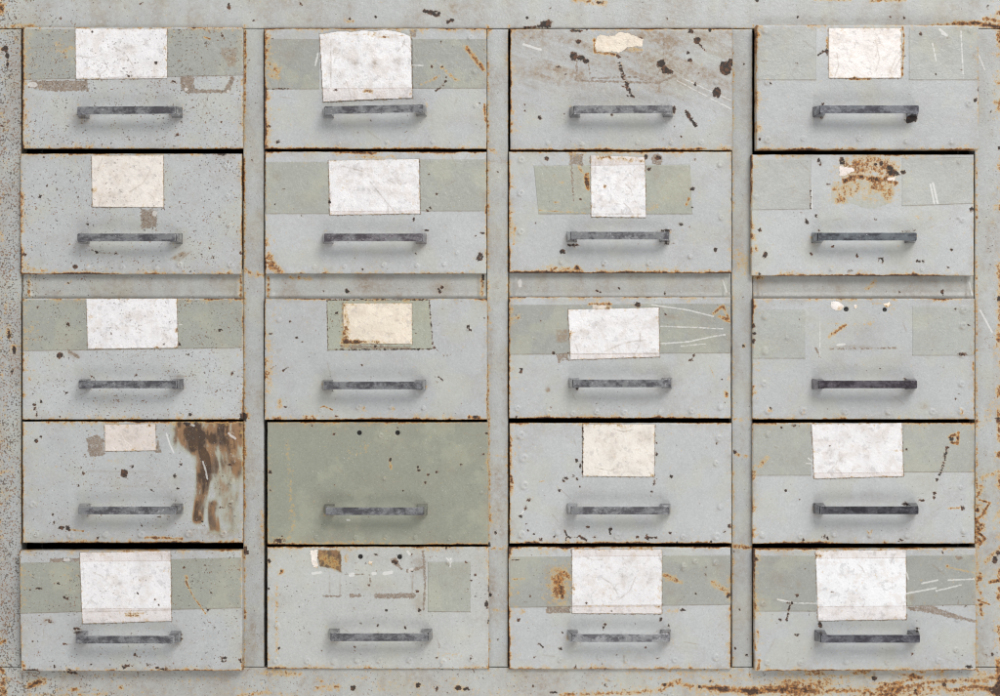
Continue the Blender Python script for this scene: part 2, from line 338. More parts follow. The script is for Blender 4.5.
# ---- row 2
o, d = drw(2, 1, q4(20.4, 153.6, 241.7, 274), 6, (78.8, 182.6, 237.3), speck=.5, edge=(.6, .5, .66, .74), mcol=(0.97, 0.97, 0.97),
    label='drawer with small foxed squarish label, brown glue patch between label and handle, far left')
P(d, [(91.6, 155.6), (163.4, 155.5), (163.6, 207.3), (92.4, 206.8)], (.68, .63, .58))
o.poly('resid', [(540, 265), (605, 268), (602, 335), (542, 342)]).ell('white', 595, 282, 9, 12)
o.chips([(290, 487, 9), (155, 217, 7, 8), (370, 432, 6), (446, 436, 6), (180, 177, 4), (820, 452, 4), (337, 323, 4), (926, 436, 5), (170, 65, 4), (850, 52, 18, 6), (885, 48, 8, 5), (775, 440, 3), (93, 440, 8, 6)])
o.line('dirt_shade', [(375, 434), (440, 436)], 1.2).streak('rust', [(935, 100), (937, 240)], 5, .95).streak('rust', [(95, 490), (180, 508)], 14, .5).poly('dirt_shade', [(655, 455), (700, 430), (740, 428), (690, 468)])
d['dimples'] = [(870, 100, 14), (885, 480, 14), (880, 330, 12), (335, 492, 12), (470, 490, 12), (600, 495, 12), (690, 480, 14), (875, 215, 10)]
o, d = drw(2, 2, q4(265, 151.6, 486.6, 273.6), 6, (322, 426.4, 237.3), edge=(.72, .5, .5, .62), speck=.06, mcol=(0.97, 0.91, 0.93),
    label='drawer with wide creased white label and rusty lower left corner, above the middle rail')
P(d, [(328.6, 160.6), (419, 158.8), (420, 213.5), (330, 215)], PAPER, ('b', 211.5)); T(d, q4(265.8, 161.8, 329, 213.8), (.315, .32, .287)); T(d, q4(419.5, 159.5, 486, 211), (.315, .32, .287))
o.streak('rust', [(105, 445), (120, 480), (155, 515)], 22, .72).streak('rust', [(380, 46), (520, 50)], 7, .9).streak('rust', [(420, 68), (600, 64)], 8, .45).g('dirt_shade', 140, 140, 22, 22, .35).streak('rust', [(948, 255), (950, 300)], 8, .85).g('rust', 120, 375, 20, 22, .35)
o.chips([(924, 440, 9, 10), (918, 455, 9, 10), (930, 452, 6, 12), (733, 262, 6, 8), (722, 272, 7, 5), (755, 208, 4), (345, 238, 5, 10), (668, 307, 4, 8), (713, 347, 10, 4), (700, 394, 14, 4), (990, 122, 3)])
o.line('white', [(465, 145), (470, 165)], 3).line('white', [(485, 170), (528, 215)], 4).line('dirt_shade', [(500, 160), (560, 235), (590, 270)], 1.3).line('dirt_shade', [(395, 100), (470, 120)], 1.2).g('rust', 410, 185, 28, 22, .22)
d['dimples'] = [(285, 488, 10), (402, 488, 10), (552, 482, 12), (680, 484, 10), (785, 480, 10), (835, 435, 9)]
o, d = drw(2, 3, q4(509, 151.6, 731.6, 273), 6, (566.7, 672.5, 235.5), edge=(.72, .55, .92, .72), tilt=0, mcol=(0.97, 0.97, 0.97), dots=14, speck=.04,
    label='drawer with narrow upright white label over short tape patch, orange stain beside it')
P(d, [(590.6, 155.5), (644.6, 157), (646, 217.4), (591.2, 216.8)], PAPER, ('t', 165.3)); T(d, [(533.8, 165.6), (690, 164.6), (692.4, 214), (538.5, 214)], (.325, .33, .285))
o.poly('resid', [(305, 52), (358, 55), (358, 98), (305, 95)]).ell('resid', 642, 75, 22, 22).line('resid', [(313, 100), (322, 235)], 5).poly('rust', [(362, 128), (382, 122), (384, 198), (372, 192), (362, 160)]).streak('rust', [(345, 105), (372, 150)], 10, .6).g('dirt_shade', 345, 150, 30, 50, .35)
o.chips([(218, 72, 9), (610, 112, 10, 6), (645, 68, 12, 10), (279, 429, 10, 9), (735, 325, 8, 5), (868, 422, 7, 9), (778, 187, 9, 7), (348, 228, 4), (320, 404, 20, 5), (680, 348, 22, 5), (685, 399, 15, 4), (655, 386, 5), (336, 490, 7, 8), (435, 483, 4), (600, 66, 8, 10), (932, 235, 4, 9)])
o.streak('rust', [(765, 225), (755, 250)], 6, .7).streak('rust', [(610, 262), (640, 255)], 12, .5).g('rust', 270, 160, 14, 10, .4).streak('rust', [(240, 240), (262, 238)], 4, .55).line('dirt_shade', [(190, 80), (222, 108)], 1.2).line('dirt_shade', [(640, 210), (690, 150)], 1.4).g('dirt_shade', 640, 130, 20, 30, .45).streak('rust', [(190, 270), (370, 281)], 3, .5)
o.streak('rust', [(95, 340), (90, 400)], 8, .55).streak('rust', [(230, 495), (350, 500)], 14, .55).g('rust', 440, 180, 6, 10, .8).streak('rust', [(410, 66), (580, 80)], 9, .45).g('rust', 335, 490, 12, 12, .6)
d['dimples'] = [(120, 78, 16), (118, 205, 16), (118, 355, 16), (275, 470, 14), (440, 475, 14), (612, 475, 16), (770, 450, 12), (885, 95, 14), (890, 300, 12)]
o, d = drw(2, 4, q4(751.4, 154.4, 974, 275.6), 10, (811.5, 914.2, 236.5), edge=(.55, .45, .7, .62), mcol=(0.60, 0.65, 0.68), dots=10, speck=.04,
    label='drawer without label, orange rust stain and tiny paper remnant above its handle')
T(d, q4(752.2, 160, 811, 210, 160, 209), (.355, .36, .345)); T(d, q4(902, 158.3, 973.2, 206, 157, 203.5), (.355, .36, .345))
d['scraps'] = [([(382, 100), (435, 108), (440, 120), (398, 140), (380, 138)], (.74, .66, .62)), ([(560, 145), (598, 142), (595, 155), (570, 156)], (.8, .7, .65))]
o.poly('smear', [(350, 170), (400, 150), (560, 155), (600, 165), (600, 210), (575, 245), (520, 265), (480, 265), (430, 245), (350, 245)])
o.l[-1] = ('smear', 'f', lambda X, Y, p=o.l[-1][2]: .30*np.clip(sd_poly(X, Y, p)*.7+.5, 0, 1))
o.streak('rust', [(420, 110), (500, 85), (570, 110)], 52, .66).streak('rust', [(400, 155), (450, 140), (570, 150), (595, 165)], 14, .72).g('rust', 470, 195, 115, 48, .42).g('rust', 530, 180, 50, 24, .25).g('rust', 400, 200, 30, 30, .25).g('rust', 380, 235, 30, 16, .5).g('rust', 575, 215, 25, 25, .42).g('rust', 365, 190, 14, 14, .42)
o.chips([(390, 78, 8, 14), (398, 88, 14, 7), (543, 90, 9), (519, 93, 6), (575, 108, 14, 10), (585, 125, 22, 12), (605, 130, 12, 8), (627, 123, 10, 8), (302, 78, 7, 9), (308, 92, 5, 6), (340, 170, 5, 3), (292, 291, 7, 5), (258, 318, 8, 6), (255, 308, 6, 7), (357, 408, 8, 5), (274, 437, 7, 5), (448, 446, 6), (424, 505, 6, 4), (813, 422, 5), (96, 442, 10, 13), (76, 346, 6), (891, 267, 8, 11), (680, 466, 5), (692, 466, 5), (704, 466, 5), (75, 515, 6)])
o.line('chip', [(530, 470), (534, 455), (547, 455), (549, 472)], 6).line('white', [(732, 170), (747, 245)], 5).line('white', [(742, 165), (760, 242)], 6).line('chip', [(271, 180), (271, 262)], 2.5).line('white', [(276, 190), (277, 262)], 2.5).line('dirt_shade', [(230, 85), (268, 120), (268, 175)], 1.6)
o.line('chip', [(625, 352), (672, 348)], 4).g('rust', 60, 420, 12, 18, .7).g('dirt_shade', 205, 195, 20, 15, .25).g('rust', 705, 300, 40, 14, .28)
d['dimples'] = [(845, 85, 12), (855, 310, 12), (840, 300, 8), (60, 220, 10), (350, 500, 8), (700, 500, 9)]
# ---- row 3
o, d = drw(3, 1, q4(22.4, 298.4, 243, 419.6), 5, (81.1, 183.8, 384.5), speck=.5, edge=(.66, .62, .55, .68), mcol=(0.97, 0.97, 0.97),
    label='drawer with wide plain white label at its top edge, far left below middle rail')
P(d, [(86.5, 298.9), (176.6, 298.6), (178, 347.8), (88, 348.9)]); T(d, q4(23, 299.6, 242.4, 351, None, 347.8), (.288, .292, .258))
o.chips([(262, 172, 7), (230, 289, 12, 12), (845, 194, 8, 5), (256, 434, 5), (158, 467, 6), (133, 480, 6, 7), (135, 495, 4, 8), (142, 520, 3, 10), (524, 365, 4), (352, 371, 5), (690, 246, 5, 7), (892, 361, 6), (632, 247, 3), (426, 206, 3), (230, 526, 6), (733, 517, 7, 5), (935, 525, 14, 18), (412, 277, 3)])
o.streak('resid', [(265, 275), (300, 295)], 12, 1.0).g('dirt_shade', 285, 288, 22, 14, .8).g('rust', 120, 200, 45, 60, .28).line('white', [(330, 176), (480, 182), (700, 172)], 1.6).g('rust', 115, 380, 14, 16, .45).g('dirt_shade', 690, 372, 25, 6, .6)
o, d = drw(3, 2, q4(264.6, 298.7, 487.2, 419.7), 6, (323.2, 426, 385.5), edge=(.62, .5, .85, .66), speck=.12, mcol=(0.97, 0.97, 0.97),
    label='drawer with cream card framed inside a dark-outlined grey-green rectangle')
P(d, [(343.3, 303.4), (411.8, 303.2), (412, 344.2), (343.3, 343.2)], (.68, .60, .50))
d['plate'] = ([(327, 300), (429.2, 299.6), (432.2, 349), (327.6, 350.4)], (.32, .33, .27))
o.line('chip', [(334, 76), (338, 268), (742, 266), (728, 76), (334, 76)], 3.5).line('resid', [(395, 90), (400, 250)], 8).line('resid', [(390, 255), (655, 262)], 12)
o.g('rust', 405, 180, 16, 90, .62).g('rust', 460, 238, 90, 8, .5).g('rust', 440, 95, 40, 8, .3).g('rust', 440, 220, 30, 30, .22)
o.chips([(372, 127, 5), (877, 178, 7), (885, 192, 5, 4), (747, 260, 5), (218, 222, 5, 4), (240, 238, 3), (192, 160, 3), (905, 527, 10, 6), (677, 205, 3), (785, 290, 2), (797, 290, 2), (810, 287, 2)]).line('chip', [(118, 342), (146, 324)], 3).line('chip', [(165, 350), (186, 335)], 4).line('chip', [(762, 370), (778, 385)], 4)
o.g('dirt_shade', 285, 115, 30, 22, .22).g('rust', 152, 475, 12, 22, .72).streak('rust', [(108, 240), (110, 420)], 22, .42).line('rust', [(310, 490), (325, 485)], 6).streak('rust', [(320, 485), (356, 500)], 5, .75).g('rust', 470, 493, 14, 14, .45).g('rust', 590, 495, 12, 12, .4)
o.streak('rust', [(240, 525), (300, 522)], 7, .65).streak('rust', [(880, 528), (920, 530)], 9, .85).g('rust', 140, 120, 26, 50, .2).g('dirt_shade', 150, 270, 12, 10, .35)
d['dimples'] = [(150, 155, 12), (455, 490, 14), (580, 490, 12), (705, 495, 10), (310, 500, 10), (880, 190, 9)]
o, d = drw(3, 3, q4(509, 297, 731, 418.3), 6, (568.8, 671.2, 383.5), edge=(.66, .35, .62, .55), speck=.08, dots=12, mcol=(0.97, 0.97, 0.97),
    label='drawer with slightly tilted white label, pale creases raking across its tape')
P(d, [(568, 309.6), (658.6, 307.6), (659.5, 356.8), (570.6, 359.8)], PAPER, ('b', 354)); T(d, q4(509.8, 305, 730.3, 354.6, 303.4, 353))
d['scraps'] = [([(395, 95), (440, 97), (470, 104), (470, 110), (395, 112)], (.64, .56, .48))]
o.streak('rust', [(385, 92), (465, 92)], 8, .72).ell('chip', 568, 95, 11, 10).g('rust', 565, 95, 25, 10, .5).poly('resid', [(255, 285), (300, 282), (302, 308), (285, 300), (262, 325)]).line('resid', [(270, 305), (310, 308)], 4).poly('dirt_shade', [(255, 190), (298, 190), (298, 240), (255, 240)])
o.streak('rust', [(860, 125), (895, 98), (920, 160), (880, 140), (915, 150)], 8, .72).g('dirt_shade', 700, 142, 35, 10, .55).g('rust', 105, 145, 12, 9, .75)
o.line('white', [(620, 95), (760, 115), (860, 140)], 3.4).line('white', [(655, 178), (780, 182), (895, 188)], 2.6).line('white', [(655, 245), (760, 238), (870, 215), (905, 210)], 3.4).line('white', [(735, 255), (830, 245)], 2).line('white', [(925, 95), (990, 108)], 2)
o.chips([(245, 280, 6), (299, 280, 5), (119, 354, 6), (675, 131, 4), (893, 383, 4), (100, 527, 5), (785, 290, 5), (775, 305, 4), (236, 492, 4), (335, 420, 5)]).g('rust', 910, 437, 9, 14, .85).line('rust', [(845, 330), (865, 380)], 2).ell('dirt_shade', 222, 422, 10, 10)
o.g('dirt_shade', 430, 175, 35, 25, .25).line('dirt_shade', [(440, 275), (520, 240), (600, 230)], 1.4).line('white', [(412, 235), (415, 275)], 3).g('dirt_shade', 520, 160, 40, 14, .3)
d['dimples'] = [(105, 495, 14), (225, 512, 14), (318, 515, 14), (410, 510, 13), (515, 510, 13), (655, 512, 14), (775, 505, 14), (885, 492, 14)]
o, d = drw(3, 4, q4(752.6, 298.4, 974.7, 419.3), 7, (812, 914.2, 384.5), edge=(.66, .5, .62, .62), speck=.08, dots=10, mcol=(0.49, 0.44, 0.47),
    label='unlabelled grey drawer with raised spot welds along both sides and two screw holes')
T(d, q4(753.2, 310, 805, 358.5), (.355, .362, .34)); T(d, q4(912.5, 306.3, 974, 355.5), (.355, .362, .34))
d['scraps'] = [([(352, 82), (380, 84), (400, 98), (392, 115), (365, 118), (348, 105)], (.74, .69, .66)), ([(548, 90), (575, 84), (582, 100), (560, 108)], (.82, .72, .6)), ([(436, 95), (448, 93), (452, 110), (440, 112)], (.8, .74, .7))]
o.ell('hole', 409, 112, 9.5).ell('hole', 557, 114, 8.5).streak('rust', [(345, 215), (375, 195), (405, 172)], 9, .72).g('rust', 485, 168, 40, 12, .5).streak('rust', [(340, 168), (380, 168)], 4, .45).g('rust', 585, 115, 22, 28, .3).streak('rust', [(510, 92), (540, 90)], 4, .6)
o.streak('resid', [(345, 265), (600, 262)], 5, 1.0).g('dirt_shade', 440, 258, 90, 10, .5).line('resid', [(292, 262), (308, 298)], 5).line('white', [(375, 250), (402, 247)], 7).line('white', [(308, 160), (308, 300)], 1.6).line('dirt_shade', [(625, 155), (640, 200)], 1.3)
o.chips([(488, 352, 3), (540, 342, 5, 3), (50, 178, 8, 9), (54, 205, 6), (52, 235, 5, 8), (855, 285, 14, 7), (632, 380, 4), (828, 112, 3), (880, 174, 4)]).g('dirt_shade', 705, 485, 18, 16, .55).line('dirt_shade', [(885, 250), (893, 290)], 3).g('dirt_shade', 470, 200, 90, 40, .22)
o.g('rust', 112, 502, 12, 12, .55).g('rust', 855, 508, 12, 12, .6).g('rust', 245, 505, 8, 8, .5).g('rust', 897, 330, 6, 30, .75)
d['dimples'] = [(98, 142, 18), (98, 275, 20), (92, 400, 15), (108, 505, 17), (243, 505, 17), (403, 507, 16), (570, 507, 17), (740, 508, 15), (853, 507, 17), (853, 402, 15), (862, 118, 19), (857, 178, 17), (855, 288, 17), (180, 222, 10)]
# ---- row 4
o, d = drw(4, 1, q4(22.6, 421.6, 243, 543), 5, (79.3, 183.3, 510.7), speck=.4, edge=(.66, .55, .74, .6), mcol=(0.97, 0.97, 0.97),
    label='drawer with tiny buff label and large smeared brown stain down its right side')
P(d, [(104.6, 424.8), (155.4, 424), (156, 450.6), (105, 451.3)], (.60, .54, .50))
def smear(X, Y):
    a = X*K+10*np.sin((Y-410)*K/55); b = (Y-410)*K
    st = .58*fbm(a/24, b/130, 31, 4)+.42*fbm(a/70, b/60, 32, 4)
    lo = 165+40*np.sin(a/37.)+.25*np.maximum(a-800, 0)
    up = np.clip((a-655)/40, 0, 1)*np.clip((lo-b)/60, 0, 1)*np.clip((945-a)/60, .8, 1)
    core = np.exp(-((a-770)/95)**4)*np.exp(-((b-85)/75)**4)
    t1 = np.exp(-((a-790-.10*(240-b))/46)**4)*np.clip((b-90)/60, 0, 1)*np.clip((300-b)/60, 0, 1)
    t2 = np.exp(-((a-772)/(30-.02*(b-200)))**4)*np.clip((b-210)/40, 0, 1)*np.clip((452-b)/30, 0, 1)
    t3 = np.exp(-((a-828-(b-400)*.15)/24)**4)*np.clip((b-330)/30, 0, 1)*np.clip((490-b)/30, 0, 1)
    t4 = np.exp(-((a-888)/56)**4)*np.clip((320-b)/120, 0, 1)
    film = .42*np.exp(-((a-820)/120)**6)*np.clip((500-b)/40, 0, 1)*np.clip((a-640-.45*b)/60, 0, 1)
    m = np.maximum.reduce([up*.95, core*1.15, t1*1.05, t2*1.1, t3*1.0, t4*.85])
    return np.maximum(m*np.clip(.30+1.75*(st-.30), 0, 1.05), film*np.clip(fbm(a/30, b/60, 35, 3)*2-.3, 0, 1))
o.fn('smear', lambda X, Y: 1.32*smear(X, Y))
o.fn('dirt_shade', lambda X, Y: .8*np.exp(-((X*K-810)/105)**4)*np.exp(-(((Y-410)*K-475)/19)**4)*np.clip(fbm(X/5, Y/7, 66, 3)*2.2-.3, 0, 1))
o.fn('dirt_shade', lambda X, Y: .4*np.exp(-((X*K-870)/75)**4)*np.exp(-(((Y-410)*K-220)/170)**4)*fbm(X*K/22, (Y-410)*K/80, 77, 3)*1.4)
o.line('white', [(640, 90), (652, 130), (668, 165)], 4).line('white', [(780, 200), (792, 235), (797, 265)], 5).line('white', [(718, 50), (745, 60)], 7).line('white', [(880, 90), (905, 110)], 7)
o.poly('resid', [(332, 108), (372, 97), (398, 112), (402, 165), (410, 172), (345, 182)]).poly('resid', [(603, 100), (622, 162), (600, 165)])
o.chips([(478, 245, 13, 17), (236, 452, 11, 8), (262, 457, 9, 11), (302, 291, 4), (320, 244, 5), (207, 433, 5), (204, 402, 5), (696, 210, 5), (683, 302, 6), (672, 255, 6, 8), (376, 491, 7), (545, 445, 4), (140, 120, 7, 9), (507, 218, 5, 3), (582, 308, 3), (614, 412, 5, 3), (720, 55, 14, 9), (884, 212, 10, 5)])
o.g('rust', 440, 195, 30, 12, .38).g('rust', 215, 213, 9, 9, .5).streak('rust', [(270, 460), (320, 466)], 5, .6).line('chip', [(843, 375), (865, 375)], 4).streak('rust', [(560, 490), (700, 495)], 8, .7).streak('dirt_shade', [(340, 235), (600, 240)], 5, .3).streak('dirt_shade', [(400, 290), (620, 296)], 6, .28).g('rust', 575, 60, 10, 8, .6)
d['dimples'] = [(270, 480, 19), (405, 480, 17), (542, 480, 16), (125, 365, 16), (138, 480, 13), (725, 478, 16), (858, 478, 16), (888, 98, 15), (890, 185, 15), (890, 278, 15), (888, 362, 16)]
o, d = drw(4, 2, q4(267.3, 422.2, 488.3, 544.7), 4, (325.3, 427.7, 511.4), edge=(.5, .45, .62, .3), speck=.08, color=GREEN, dots=14, mcol=(0.97, 0.97, 0.97),
    label='olive green drawer without any label, the only green one')
o.ell('hole', 459, 88, 9.5).ell('hole', 606, 88, 9.5).chips([(684, 220, 6), (686, 234, 6, 5), (724, 250, 7, 5), (757, 239, 5), (713, 280, 6), (577, 190, 6, 9), (937, 170, 4), (850, 211, 4), (116, 238, 7), (118, 311, 6, 5), (277, 58, 5, 7), (628, 311, 3), (950, 90, 5), (150, 502, 20, 9)])
o.streak('rust', [(577, 195), (582, 230)], 6, .55).streak('rust', [(180, 120), (205, 440), (190, 480)], 14, .30).g('rust', 150, 500, 45, 14, .4).g('rust', 430, 160, 40, 30, .22).g('dirt_shade', 560, 270, 90, 30, .14).line('white', [(412, 423), (420, 424)], 6).line('dirt_shade', [(860, 90), (900, 98), (940, 90)], 1.3).g('rust', 490, 150, 25, 30, .2)
d['dimples'] = [(293, 490, 10), (443, 492, 10), (558, 492, 10), (673, 492, 10), (805, 495, 11), (555, 265, 8), (935, 225, 8), (930, 320, 8), (540, 100, 12)]
o, d = drw(4, 3, q4(509.6, 423, 731.6, 543.6), 6, (567.2, 669.4, 510.8), edge=(.62, .4, .72, .72), speck=.04, dots=18, mcol=(0.97, 0.97, 0.97),
    label='drawer with square off-white label at its top edge, no tape beside it')
P(d, [(583, 424.6), (654.8, 424.4), (654, 476.8), (582.8, 476.2)], (.67, .625, .57))
o.line('chip', [(357, 55), (356, 250)], 2)
o.chips([(333, 195, 6), (348, 215, 4, 8), (291, 262, 9, 5), (284, 273, 6), (320, 254, 5), (334, 265, 5), (267, 310, 6), (345, 296, 3), (641, 168, 6, 9), (633, 273, 4, 5), (632, 287, 4), (621, 316, 5, 4), (618, 328, 4), (151, 347, 8, 6), (137, 379, 7, 6), (118, 408, 7), (377, 450, 6), (462, 460, 6, 9), (464, 475, 4), (691, 473, 6, 5), (168, 477, 4), (248, 488, 5), (196, 498, 6, 5), (567, 489, 5), (922, 447, 6, 9), (872, 128, 4), (640, 125, 4), (640, 490, 5, 4), (808, 510, 4), (850, 507, 4), (720, 512, 5)])
o.line('chip', [(288, 465), (296, 485), (293, 500)], 8).line('chip', [(293, 485), (312, 490)], 5).line('chip', [(342, 485), (372, 502)], 7).line('chip', [(603, 482), (608, 498)], 7).line('chip', [(595, 492), (642, 492)], 7).line('chip', [(320, 490), (335, 492)], 4).line('white', [(115, 405), (135, 382)], 4)
o.streak('rust', [(80, 255), (85, 280)], 8, .95).streak('rust', [(82, 110), (82, 230)], 5, .6).streak('rust', [(190, 275), (210, 273)], 3, .6)
d['dimples'] = [(118, 100, 20), (128, 187, 22), (132, 292, 20), (122, 482, 19), (262, 475, 14), (490, 487, 18), (872, 488, 20), (880, 110, 16), (870, 208, 14), (742, 490, 13), (885, 375, 14)]
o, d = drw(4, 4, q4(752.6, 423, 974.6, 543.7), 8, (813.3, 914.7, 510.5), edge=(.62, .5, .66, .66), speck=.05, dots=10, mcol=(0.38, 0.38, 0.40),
    label='drawer with wide white label and slanting trail of black pits to its right')
P(d, [(811.6, 424.4), (901.5, 423), (903.3, 476.3), (814, 478.8)], PAPER, ('b', 473.2)); T(d, q4(753.2, 424, 811, 475.6), (.312, .316, .287)); T(d, q4(903, 423.6, 974, 472), (.312, .316, .287))
o.line('rust', [(805, 105), (840, 88), (835, 130), (815, 125)], 13).ell('chip', 812, 112, 9, 9).trail([(797, 140), (790, 175), (783, 205), (777, 225), (766, 255)], 12, 10, 3).chips([(758, 267, 7, 7), (748, 320, 7), (745, 335, 6, 8), (699, 347, 9, 5), (634, 360, 9, 6), (856, 377, 8, 10), (323, 487, 8, 5), (337, 492, 6, 5), (244, 501, 5), (160, 68, 4), (208, 60, 8, 5), (620, 502, 8, 4), (640, 150, 3), (345, 140, 3)])
o.streak('rust', [(800, 380), (850, 376)], 6, .65).line('white', [(848, 378), (852, 379)], 5).streak('rust', [(485, 460), (500, 480), (508, 462)], 4, .6).streak('rust', [(75, 215), (105, 180)], 11, .55).g('dirt_shade', 85, 200, 25, 25, .25).line('white', [(262, 185), (275, 195)], 4).line('white', [(255, 205), (275, 207)], 3)
o.g('dirt_shade', 345, 165, 14, 20, .45).g('dirt_shade', 390, 190, 14, 14, .4).g('dirt_shade', 485, 180, 12, 10, .4).g('rust', 560, 255, 26, 5, .65).g('rust', 430, 258, 26, 4, .55).g('dirt_shade', 520, 115, 40, 20, .15)
d['dimples'] = [(108, 96, 13), (85, 483, 15), (232, 487, 14), (362, 480, 14), (500, 482, 14), (642, 485, 14), (860, 468, 14), (850, 300, 10)]
# ---- row 5
o, d = drw(5, 1, [(19.4, 551), (242.0, 550.6), (242.2, 671), (21, 671.3)], 15, (78, 181.2, 640), speck=.42, edge=(.6, .5, .68, .66), tilt=.0, mcol=(0.97, 0.97, 0.97),
    label='bottom left drawer pulled slightly out, tall creased label, short curved yellow scratch')
P(d, [(80, 552.7), (170.4, 551.2), (171.4, 621), (82.6, 623.7)], PAPER, ('tb', 561.5, 609), 0, .6); T(d, q4(20.2, 563, 241.4, 613.6, 557.5, 608), (.285, .288, .25))
o.poly('resid', [(195, 86), (310, 84), (312, 98), (190, 102)]).line('white', [(248, 92), (265, 92)], 8).line('rust', [(715, 175), (745, 235), (792, 300)], 6).g('rust', 718, 160, 10, 30, .5).g('rust', 280, 150, 50, 40, .2)
o.chips([(708, 122, 5), (253, 416, 8, 4), (523, 462, 6), (518, 458, 5, 8), (540, 464, 4), (210, 502, 5, 7), (638, 510, 5, 12), (625, 512, 14, 4), (605, 508, 6, 5), (490, 500, 18, 5), (475, 506, 8, 6), (799, 287, 4, 6), (297, 358, 14, 5), (305, 372, 16, 6), (260, 240, 6), (248, 238, 4), (150, 202, 8, 4), (185, 325, 10, 4), (195, 332, 8, 4), (860, 470, 10, 4), (862, 482, 10, 4), (925, 478, 6, 10), (120, 518, 28, 6), (265, 515, 10, 6), (698, 380, 4), (698, 395, 4), (570, 495, 8, 4), (350, 493, 4), (612, 263, 3), (597, 245, 3), (530, 222, 3)])
o.line('chip', [(565, 500), (578, 488)], 3).g('rust', 515, 300, 40, 16, .6).streak('rust', [(90, 500), (95, 515)], 10, .85).g('dirt_shade', 180, 325, 25, 15, .5)
o, d = drw(5, 2, q4(267.2, 547, 489, 669), 4, (329.2, 432.4, 637.6), edge=(.62, .62, .8, .45), speck=.25, dots=30, mcol=(0.97, 0.97, 0.97), color=(.41, .415, .40),
    label='drawer with no label, large brown rust patch and torn paper traces near its top')
T(d, q4(427.8, 562, 470.5, 612), (.325, .33, .29)); d['scraps'] = [([(270, 55), (300, 52), (297, 90), (302, 125), (285, 122), (272, 100)], (.78, .72, .66)), ([(495, 95), (512, 98), (508, 115), (492, 110)], (.8, .7, .6))]
o.fn('smear', lambda X, Y: .80*np.clip(sd_poly(X, Y, [(240+a/K, 536+b/K) for a, b in [(300, 52), (385, 56), (390, 100), (388, 140), (360, 125), (310, 118), (298, 85)]])*.8+.6+(fbm(X/2, Y/2, 3, 3)-.5)*2.5, 0, 1)).g('rust', 330, 90, 30, 30, .5).g('rust', 365, 110, 20, 25, .55).poly('dirt_shade', [(300, 52), (388, 56), (392, 145), (360, 130), (300, 115)]).line('white', [(280, 145), (310, 140)], 8)
o.ell('hole', 463, 80, 9.5).ell('hole', 614, 81, 9.5).poly('resid', [(575, 90), (600, 82), (625, 125), (615, 132)]).ell('chip', 595, 100, 12, 9).line('resid', [(320, 232), (385, 232)], 7).line('resid', [(425, 230), (460, 230)], 12).line('resid', [(525, 232), (665, 230)], 20).line('dirt_shade', [(345, 150), (345, 225)], 2).line('dirt_shade', [(385, 150), (385, 225)], 2).line('dirt_shade', [(665, 150), (660, 240)], 4)
o.line('resid', [(705, 60), (712, 180), (705, 290)], 8).line('resid', [(645, 135), (705, 120)], 12).g('dirt_shade', 690, 110, 35, 45, .5).g('dirt_shade', 690, 260, 22, 35, .6).line('resid', [(395, 148), (480, 148)], 3).line('white', [(425, 150), (435, 148)], 14).line('white', [(510, 145), (520, 145)], 10).line('white', [(555, 145), (582, 140)], 12).line('white', [(645, 60), (652, 70)], 8).line('white', [(652, 135), (662, 128)], 10)
o.line('resid', [(498, 152), (502, 180)], 4).g('rust', 410, 85, 14, 20, .5).g('dirt_shade', 510, 200, 120, 25, .22).g('rust', 160, 140, 14, 14, .7).streak('rust', [(140, 190), (140, 460)], 10, .4).g('dirt_shade', 150, 250, 60, 30, .25).g('rust', 800, 460, 80, 20, .28)
o.chips([(564, 287, 6), (635, 353, 6), (530, 345, 4), (150, 430, 7, 5), (757, 470, 4), (888, 470, 5, 9), (522, 72, 8, 4), (873, 103, 4), (905, 150, 4), (948, 262, 7, 14), (955, 330, 4, 10), (158, 135, 5), (112, 95, 6, 9), (440, 425, 4), (795, 47, 5), (265, 370, 4), (960, 210, 6, 18), (660, 72, 3), (495, 190, 4), (690, 285, 7)]).line('rust', [(958, 175), (960, 230)], 6).line('white', [(795, 85), (812, 100)], 5).line('white', [(812, 85), (808, 120)], 3).line('dirt_shade', [(760, 400), (770, 430)], 2)
d['dimples'] = [(138, 480, 16), (258, 482, 15), (360, 485, 15), (450, 480, 15), (535, 480, 15), (652, 480, 15), (780, 485, 15), (142, 345, 13), (805, 100, 16), (885, 475, 10)]
o, d = drw(5, 3, q4(508.6, 547.2, 731, 669.4), 6, (567.5, 669.4, 638.5), edge=(.72, .8, .82, .86), speck=.12, dots=18, mcol=(0.97, 0.97, 0.97),
    label='drawer with tall white label and bright orange rust patch just left of it')
P(d, [(572, 549.6), (661.8, 549.6), (661.6, 613.8), (572, 613.4)], PAPER, ('tb', 556.5, 605.6)); T(d, q4(509.5, 557, 730.2, 607.6, 555.2, 604.8))
o.fn('dirt_shade', lambda X, Y: .30*np.clip(sd_poly(X, Y, [(490+a/K, 536+b/K) for a, b in [(210, 112), (312, 110), (310, 298), (216, 298)]])*.6+.5, 0, 1)).poly('resid', [(215, 272), (310, 270), (308, 296), (216, 298)]).g('rust', 266, 185, 46, 74, .78).g('rust', 255, 215, 28, 30, .12).g('rust', 290, 145, 18, 18, .4).line('rust', [(262, 160), (268, 195), (280, 240)], 13)
o.line('chip', [(85, 92), (115, 92)], 3).streak('rust', [(90, 165), (130, 165)], 6, .6).streak('rust', [(670, 150), (735, 178)], 14, .62).streak('rust', [(860, 180), (895, 200), (915, 225)], 14, .6).g('dirt_shade', 880, 120, 30, 40, .35).g('dirt_shade', 690, 210, 25, 25, .3).ell('chip', 918, 230, 7, 9)
